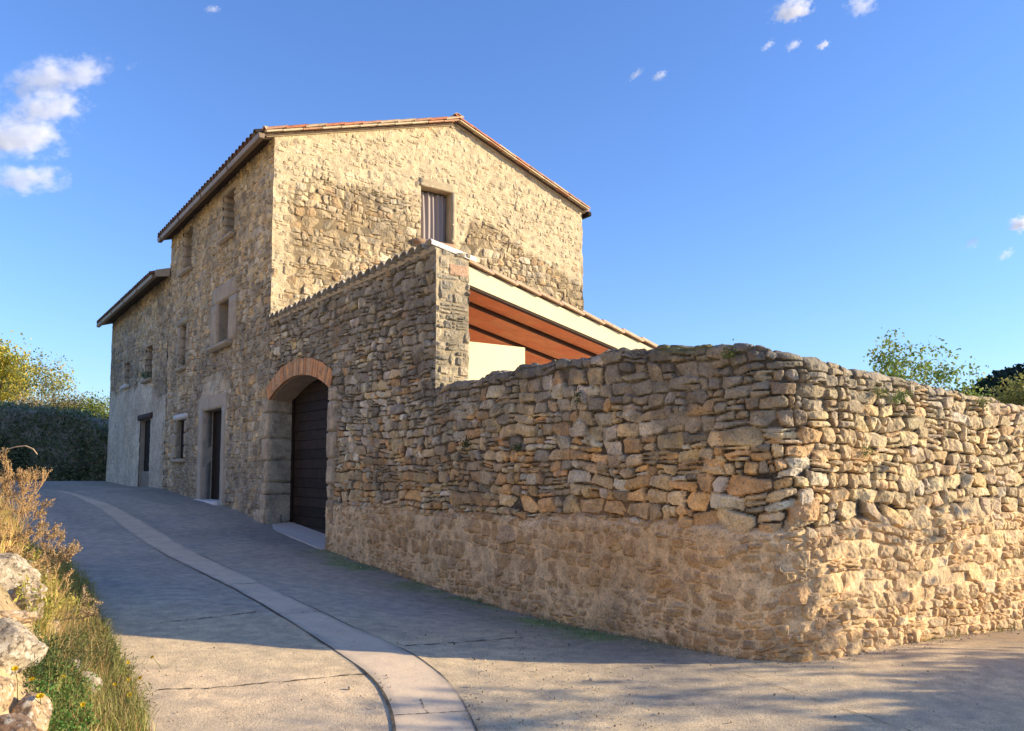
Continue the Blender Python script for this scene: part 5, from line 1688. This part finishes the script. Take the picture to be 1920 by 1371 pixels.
# ------------------------------------------------------------------ plants rooted in the walls
def tuft(label, px, q_hint, n, size, cols, seed, spread=0.05, name='wall_plant', fall=0.0):
    qq, z = wall_point_z(px[0], px[1], 0.3)
    s, r, ns, nr = wall_plan(qq)
    rs = np.random.RandomState(seed)
    b_ = W(s + ns * 0.02, r + nr * 0.02, z)
    e = empty(name, b_); tag(e, label, 'plant', 'small plants growing in the wall')
    out_d = W(s + ns, r + nr, 0.0) - W(s, r, 0.0)
    stems = []; tp_ = []
    for k in range(14):
        d = out_d * rs.uniform(0.4, 1.0) + rs.normal(size=3) * 0.6 + np.array([0, 0, 0.3 - fall])
        t_ = b_ + d / np.linalg.norm(d) * spread * rs.uniform(0.5, 1.5)
        stems.append((b_, t_, 0.0018, 0.001)); tp_.append(t_)
    tubes(stems, 'stem', M['leaf'], e, 3, np.array([0.14, 0.15, 0.06]))
    tp_ = np.array(tp_)
    leaves(tp_[rs.randint(len(tp_), size=n)] + rs.normal(size=(n, 3)) * spread * 0.35, size, 'foliage', M['leaf'], e, cols, rs)


DG = [(0.06, 0.11, 0.035), (0.09, 0.14, 0.04), (0.05, 0.085, 0.03)]; YG = [(0.16, 0.20, 0.05), (0.24, 0.25, 0.07), (0.11, 0.15, 0.04)]
tuft('dark green tuft in the shaded wall, left of two at mid height', (880, 833), 0, 130, 0.022, DG, 81, 0.06)
tuft('dark green tuft in the shaded wall, right of two at mid height', (977, 840), 0, 110, 0.022, DG, 82, 0.05)
tuft('small green tuft just under the top of the shaded wall', (1092, 742), 0, 90, 0.018, DG, 83, 0.045)
tuft('tiny green tuft lower of two near the shaded wall top', (1090, 752), 0, 60, 0.016, DG, 84, 0.035)
tuft('yellow-green sprig on top stones of the rounded corner', (1375, 665), 0, 150, 0.02, YG, 85, 0.06)
tuft('pale green sprig high on the sunlit wall, left of a pair', (1640, 740), 0, 110, 0.02, YG, 86, 0.06)
tuft('fresh green sprig high on the sunlit wall, right of a pair', (1675, 748), 0, 150, 0.022, [(0.12, 0.20, 0.05), (0.17, 0.25, 0.06)], 87, 0.07)
tuft('small green sprig halfway up the sunlit wall', (1613, 848), 0, 90, 0.018, YG, 88, 0.05)
tuft('green sprig on top of the sunlit wall near the right frame edge', (1832, 757), 0, 120, 0.022, YG, 89, 0.06)


rs = np.random.RandomState(95)
wp = []
while len(wp) < 420:
    qq = rs.uniform(2.8, 16.0)
    if vnoise(np.array([qq * 1.7]), np.array([3.3]), 96)[0] < 0.15: continue
    s_, r_, ns_, nr_ = wall_plan(qq); o_ = 0.045 + abs(rs.normal()) * 0.03
    P_ = W(s_ + ns_ * o_, r_ + nr_ * o_, 0.0); wp.append((P_[0], P_[1], float(ground_z(P_[0], P_[1]))))
o = blades(np.array(wp), 0.07, 0.0022, 'weeds', M['leaf'], None, [(0.20, 0.24, 0.07), (0.30, 0.28, 0.10), (0.40, 0.32, 0.15)], rs, lean=1.1, seg=3)
rebase(o); tag(o, kind='stuff')


def sill_plant(label, s, z, seed, cols, n=160):
    rs = np.random.RandomState(seed); b_ = W(s, -0.06, z); e = empty('sill_plant', b_); tag(e, label, 'plant')
    tp_ = [b_ + np.array([rs.normal() * 0.10, rs.normal() * 0.10, rs.uniform(0.03, 0.22)]) for _ in range(16)]
    tubes([(b_, t_, 0.003, 0.002) for t_ in tp_], 'stem', M['leaf'], e, 3, np.array([0.12, 0.15, 0.06]))
    leaves(np.array(tp_)[rs.randint(16, size=n)] + rs.normal(size=(n, 3)) * 0.05, 0.05, 'foliage', M['leaf'], e, cols, rs)


sill_plant('green plant growing on the window sill of the lower house', 13.3, 2.60, 91, [(0.10, 0.19, 0.06), (0.15, 0.24, 0.09), (0.07, 0.13, 0.05)])
sill_plant('wisps of greenery under the small middle window of the tall house', 8.8, 2.55, 92, [(0.10, 0.16, 0.06)], 50)

# moss tufts along the wall foot
rs = np.random.RandomState(93)
mp = []
for _ in range(2200):
    s = rs.uniform(-7.0, -0.4); r = -abs(rs.normal() * 0.22) - 0.02
    P = W(s, r, 0.0)
    if fbm(np.array([P[0] * 1.6]), np.array([P[1] * 1.6]), 210, 5)[0] + 0.08 + rs.normal() * 0.08 > 0.0: mp.append((P[0], P[1], float(road_surf(P[0], P[1])) + 0.002))
o = blades(np.array(mp), 0.022, 0.0022, 'moss', M['leaf'], None, [(0.08, 0.13, 0.035), (0.06, 0.10, 0.03), (0.12, 0.15, 0.05)], rs, lean=1.2, seg=2)
rebase(o); tag(o, kind='stuff')

# ------------------------------------------------------------------ far left: overgrown wall and trees
print('trees')
HY = 30.0


def hedge_top(x):
    return np.interp(x, [-34, -24, -19.2, -17.2, -16.1, -15.6, -15.4, -14.5], [2.7, 2.5, 2.36, 2.15, 2.0, 1.85, 1.5, 1.2]) + 0.10 * fbm(x * 1.3, x * 0 + 2, 301, 3)


ow = empty('overgrown_wall', (-19, HY, -0.5)); tag(ow, 'dark shaded stone wall overgrown with ivy at the end of the lane', 'wall')
hx = np.linspace(-34, -14.5, 260); hv = np.linspace(0, 1, 46)
HXg, HVg = np.meshgrid(hx, hv)
top = hedge_top(HXg)
bulge = 0.28 * fbm(HXg * 1.1, HVg * 3, 303, 4) + 0.35 * np.sin(np.clip(HVg, 0, 1) * math.pi * 0.8)
ZZ_ = -0.8 + (top + 0.8) * np.minimum(1, HVg * 1.25)
YY_ = HY - bulge + 1.6 * smooth(0.78, 1.0, HVg)
hc = np.empty(HXg.shape + (3,), np.float32); hc[:] = (0.34, 0.31, 0.25)
hc = mixcol(hc, (0.05, 0.06, 0.035), smooth(-0.15, 0.15, fbm(HXg * 0.9, HVg * 2.5, 304, 4)))
grid_mesh('wall', np.stack([HXg, YY_, ZZ_], -1), M['house_wall'], ow, hc)
mb = MB(); mb.hexa([(-34, HY + 0.6, -0.8), (-15.7, HY + 0.6, -0.8), (-15.7, HY + 3.6, -0.8), (-34, HY + 3.6, -0.8), (-34, HY + 1.2, 1.9), (-16.2, HY + 1.2, -0.3), (-16.2, HY + 3.6, -0.3), (-34, HY + 3.6, 1.9)])
mb.build('earth_fill', soil, ow)
rs = np.random.RandomState(305)
ii = rs.randint(46, size=42000); jj = rs.randint(260, size=42000)
ivp = np.stack([HXg[ii, jj], YY_[ii, jj], ZZ_[ii, jj]], -1)
dens = fbm(ivp[:, 0] * 0.8, ivp[:, 2] * 1.2, 306, 4)
keep_ = (dens + 0.25 * smooth(1.0, 2.2, ivp[:, 2]) + 0.3 * smooth(-18.5, -16.8, ivp[:, 0]) > -0.12)
ivp = ivp[keep_] + rs.normal(size=(keep_.sum(), 3)) * np.array([0.10, 0.13, 0.10]); ivp[:, 1] -= 0.06
leaves(ivp, 0.10, 'ivy', M['leaf'], ow, [(0.17, 0.22, 0.10), (0.24, 0.28, 0.12), (0.12, 0.16, 0.08), (0.36, 0.34, 0.21)], rs, elong=1.3)

YEL = [(0.44, 0.40, 0.05), (0.52, 0.44, 0.06), (0.34, 0.36, 0.06), (0.24, 0.30, 0.07), (0.56, 0.42, 0.08)]
Yt = 41.0
c_ = at(15, 760, Yt)
tree('broadleaf_tree', 'yellow-green autumn tree above the overgrown wall at the left edge', 'tree', (c_[0], Yt, 1.6), 7.2, 402, 0.16, 16000, 0.16, YEL, spread=0.75, depth=4, clump=0.34, trunk_parts=2, first=0.30, upb=0.05)
c_ = at(-60, 760, Yt + 1)
tree('broadleaf_tree', 'second yellow-green tree behind the first, cut by the frame edge', 'tree', (c_[0], Yt + 1, 1.4), 7.6, 405, 0.16, 13000, 0.17, YEL, spread=0.7, depth=4, clump=0.34, first=0.30)
c_ = at(92, 760, Yt - 1)
tree('broadleaf_tree', 'thin half-bare tree right of the yellow tree', 'tree', (c_[0], Yt - 1, 1.6), 5.2, 403, 0.06, 1500, 0.12, [(0.14, 0.17, 0.06), (0.20, 0.20, 0.08)], spread=0.6, depth=4, clump=0.25, trunk_parts=2, first=0.30)
SHR = [((120, 770), 36.0, 1.7, [(0.22, 0.19, 0.08), (0.30, 0.23, 0.11), (0.17, 0.17, 0.06)], 'tawny dry shrub above the overgrown wall, left of two', 411),
       ((152, 768), 37.0, 2.0, [(0.16, 0.16, 0.06), (0.24, 0.20, 0.10), (0.30, 0.24, 0.13)], 'tall thin dry shrub above the overgrown wall', 412),
       ((182, 775), 35.0, 2.1, [(0.15, 0.20, 0.035), (0.20, 0.24, 0.045), (0.11, 0.15, 0.03)], 'fresh green bush beside the rendered house corner', 413),
       ((198, 800), 34.0, 1.6, [(0.17, 0.21, 0.04), (0.22, 0.25, 0.05)], 'small bright bush lowest against the house corner', 414),
       ((60, 768), 37.0, 1.5, [(0.26, 0.21, 0.09), (0.32, 0.25, 0.12)], 'tawny low scrub below the yellow tree', 415)]
for px, Y, hgt, cols, lb, sd in SHR:
    c_ = at(px[0], px[1], Y)
    tree('shrub', lb, 'shrub', (c_[0], Y, c_[2] - hgt * 0.5), hgt * 0.95, sd, 0.03, 2600, 0.10, cols, spread=0.7, depth=3, clump=0.22, trunk_parts=4, first=0.40, upb=0.1)

# ------------------------------------------------------------------ right: thin tree in the yard, bushes, wooded hill
Yt = 19.0; c_ = at(1672, 745, Yt)
GR = [(0.17, 0.27, 0.06), (0.24, 0.33, 0.07), (0.13, 0.20, 0.05), (0.34, 0.36, 0.08)]
e_, tp_ = tree('young_tree', 'thin young tree with sparse green leaves rising behind the sunlit wall', 'tree', (c_[0], Yt, c_[2] - 1.0), 2.6, 421, 0.04, 3200, 0.10, GR, spread=0.42, depth=4, clump=0.10, trunk_parts=5, first=0.40, upb=0.12)
c_ = at(1925, 745, 17.0)
tree('shrub', 'sunlit yellow-green bush behind the wall at the right edge', 'shrub', (c_[0], 17.0, c_[2] - 0.9), 1.45, 422, 0.04, 4200, 0.085, [(0.25, 0.26, 0.07), (0.32, 0.31, 0.09), (0.18, 0.20, 0.06)], spread=0.6, depth=3, clump=0.17, trunk_parts=5, first=0.38)
c_ = at(1805, 740, 19.0)
tree('shrub', 'small green bush peeping over the wall below the wooded hill', 'shrub', (c_[0], 19.0, c_[2] - 0.7), 0.95, 423, 0.03, 1200, 0.08, GR, spread=0.6, depth=3, clump=0.14, trunk_parts=4, first=0.38)

rs = np.random.RandomState(431)
n = 900
wx = rs.uniform(75, 240, n); wy = rs.uniform(95, 260, n)
hm = 36 * np.exp(-(((wx - 160) / 62) ** 2 + ((wy - 165) / 90) ** 2)) + ground_z(np.full(n, 80.0), np.clip(wy, -80, 80))
okm = hm > 1.5
wx, wy, hm = wx[okm], wy[okm], hm[okm]
cen = np.stack([wx, wy, hm + 2.0], -1); rad = rs.uniform(1.8, 3.4, len(cen))
k_ = 75
dirs = rs.normal(size=(len(cen), k_, 3)); dirs /= np.linalg.norm(dirs, axis=-1, keepdims=True)
pp = cen[:, None] + dirs * rad[:, None, None] * rs.uniform(0.6, 1.05, (len(cen), k_, 1)) * np.array([1, 1, 0.85])
o = leaves(pp.reshape(-1, 3), 1.25, 'wooded_hillside', M['leaf'], None, [(0.030, 0.048, 0.026), (0.042, 0.062, 0.03), (0.024, 0.036, 0.022)], rs, elong=1.2)
rebase(o); tag(o, kind='stuff')

# ------------------------------------------------------------------ trees and bush right of the frame that throw the dappled shade
for lb, x_, y_, zc_, sd in (('leafy roadside tree standing right of the view, nearer the wall', 10.0, 5.45, 4.3, 441), ('leafy roadside tree standing right of the view, nearer the camera', 15.5, 4.0, 6.0, 442)):
    e_, tp_ = tree('shade_tree', lb, 'tree', (x_, y_, gz(x_, y_)), zc_, sd, 0.05, 420 if sd == 442 else 650, 0.22 if sd == 442 else 0.13, GR, spread=0.5 if sd == 442 else 0.42, depth=3, clump=0.12, first=0.40)
    tp_ = np.array(tp_)
    e_.location.y += y_ - tp_[:, 1].mean()
rs = np.random.RandomState(443)
b_ = np.array([7.5, 4.4, gz(7.5, 4.4)])
e = empty('shrub', b_); tag(e, 'dense rounded roadside bush standing right of the view', 'shrub')
segs, tips = [], []
for k in range(6): grow(rs, b_, np.array([rs.normal() * 0.6, rs.normal() * 0.6, 1.0]), 0.9, 0.03, 3, 0.5, segs, tips)
tubes(segs, 'trunk', M['bark'], e, 4)
dirs = rs.normal(size=(24000, 3)); dirs /= np.linalg.norm(dirs, axis=1)[:, None]; dirs[:, 2] = np.abs(dirs[:, 2])
pp = b_ + dirs * rs.uniform(0.55, 1.0, (24000, 1)) * np.array([1.2, 2.0, 0.2 - b_[2]])
leaves(pp, 0.16, 'crown', M['leaf'], e, DG, rs, elong=1.4)

# ------------------------------------------------------------------ clouds: real volumes far off
def cloud_mat(name, dens, scale, seed, thr):
    m, t, out = new_mat(name)
    tc = t.nodes.new('ShaderNodeTexCoord')
    mp_ = t.nodes.new('ShaderNodeMapping'); mp_.inputs['Location'].default_value = (seed * 3.7, seed * 1.9, seed * 2.3)
    mp_.inputs['Scale'].default_value = scale; mp_.inputs['Rotation'].default_value = (0, -0.25, 0)
    t.links.new(tc.outputs['Object'], mp_.inputs['Vector'])
    nz = noise_node(t, mp_.outputs[0], 1.0, 9, 0.66)
    ln = t.nodes.new('ShaderNodeVectorMath'); ln.operation = 'LENGTH'
    t.links.new(tc.outputs['Object'], ln.inputs[0])
    f = t.nodes.new('ShaderNodeMapRange'); f.inputs['From Min'].default_value = 1.0; f.inputs['From Max'].default_value = 0.15
    f.inputs['To Min'].default_value = -0.42; f.inputs['To Max'].default_value = 0.10
    t.links.new(ln.outputs['Value'], f.inputs['Value'])
    ad = t.nodes.new('ShaderNodeMath'); ad.operation = 'ADD'
    t.links.new(nz.outputs['Fac'], ad.inputs[0]); t.links.new(f.outputs[0], ad.inputs[1])
    r = t.nodes.new('ShaderNodeMapRange'); r.inputs['From Min'].default_value = thr; r.inputs['From Max'].default_value = thr + 0.20
    r.inputs['To Min'].default_value = 0.0; r.inputs['To Max'].default_value = dens
    t.links.new(ad.outputs[0], r.inputs['Value'])
    v = t.nodes.new('ShaderNodeVolumePrincipled')
    v.inputs['Color'].default_value = (1, 1, 1, 1); v.inputs['Anisotropy'].default_value = 0.0
    t.links.new(r.outputs[0], v.inputs['Density'])
    t.links.new(v.outputs[0], out.inputs['Volume'])
    return m


CY = 900.0


def cloud(label, px, hw, hh, rot, dens, seed, thr=0.34, sc=2.0):
    c = at(px[0], px[1], CY)
    k = CY / 1500.0
    bm = bmesh.new(); bmesh.ops.create_icosphere(bm, subdivisions=3, radius=1.0)
    me = bpy.data.meshes.new('cloud'); bm.to_mesh(me); bm.free()
    o = bpy.data.objects.new('cloud', me); COL.objects.link(o)
    ax, az = hw * k * 1.25, hh * k * 1.25
    o.location = Vector(c); o.scale = (ax, max(az * 1.2, 12), az); o.rotation_euler = (0, -math.radians(rot), 0)
    me.materials.append(cloud_mat('cloud_vapour', dens, (sc * max(1, ax / az) ** 0.6, sc * 0.8, sc), seed, thr))
    tag(o, label, 'cloud', 'white clouds')


cloud('long white cloud wing at upper left, rising to the right', (95, 148), 200, 52, 14, 0.045, 1, 0.405, 3.2)
cloud('white cloud puff in the middle of the left bank', (85, 205), 130, 46, 10, 0.050, 2, 0.40, 3.0)
cloud('broad white cloud at the left edge below the middle puff', (22, 255), 140, 66, 4, 0.045, 3, 0.39, 3.2)
cloud('lowest thin cloud of the left bank, above the roof level', (50, 335), 120, 46, 3, 0.035, 4, 0.40, 3.2)
cloud('bright cumulus at the top right of the sky', (1484, 20), 60, 30, 14, 0.10, 5, 0.37, 2.8)
cloud('cloud at the top edge, right of the bright cumulus', (1615, 10), 46, 32, 0, 0.05, 6, 0.41, 3.2)
cloud('small white streak, left of the row under the cumulus', (1440, 85), 30, 12, 38, 0.07, 7, 0.42, 3.4)
cloud('small white puff in the middle of the row under the cumulus', (1487, 85), 28, 13, 28, 0.10, 8, 0.40, 3.4)
cloud('small white puff, right of the row under the cumulus', (1543, 85), 21, 11, 18, 0.14, 9, 0.38, 3.0)
cloud('wisp left of a pair over the gable ridge', (1192, 140), 32, 12, 40, 0.07, 10, 0.42, 3.4)
cloud('brighter wisp right of a pair over the gable ridge', (1237, 142), 28, 13, 28, 0.10, 11, 0.40, 3.4)
cloud('bright white cloud cut by the right frame edge', (1915, 420), 34, 24, 10, 0.16, 12, 0.37, 2.8)
cloud('faint wisp under the bright cloud at right', (1885, 478), 34, 14, 36, 0.06, 13, 0.41, 3.2)
cloud('tiny faint wisp above the thin tree', (1822, 455), 26, 18, 30, 0.05, 14, 0.41, 3.2)
cloud('tiny white puff at the top left of the sky', (398, 17), 26, 11, 8, 0.06, 15, 0.41, 3.2)
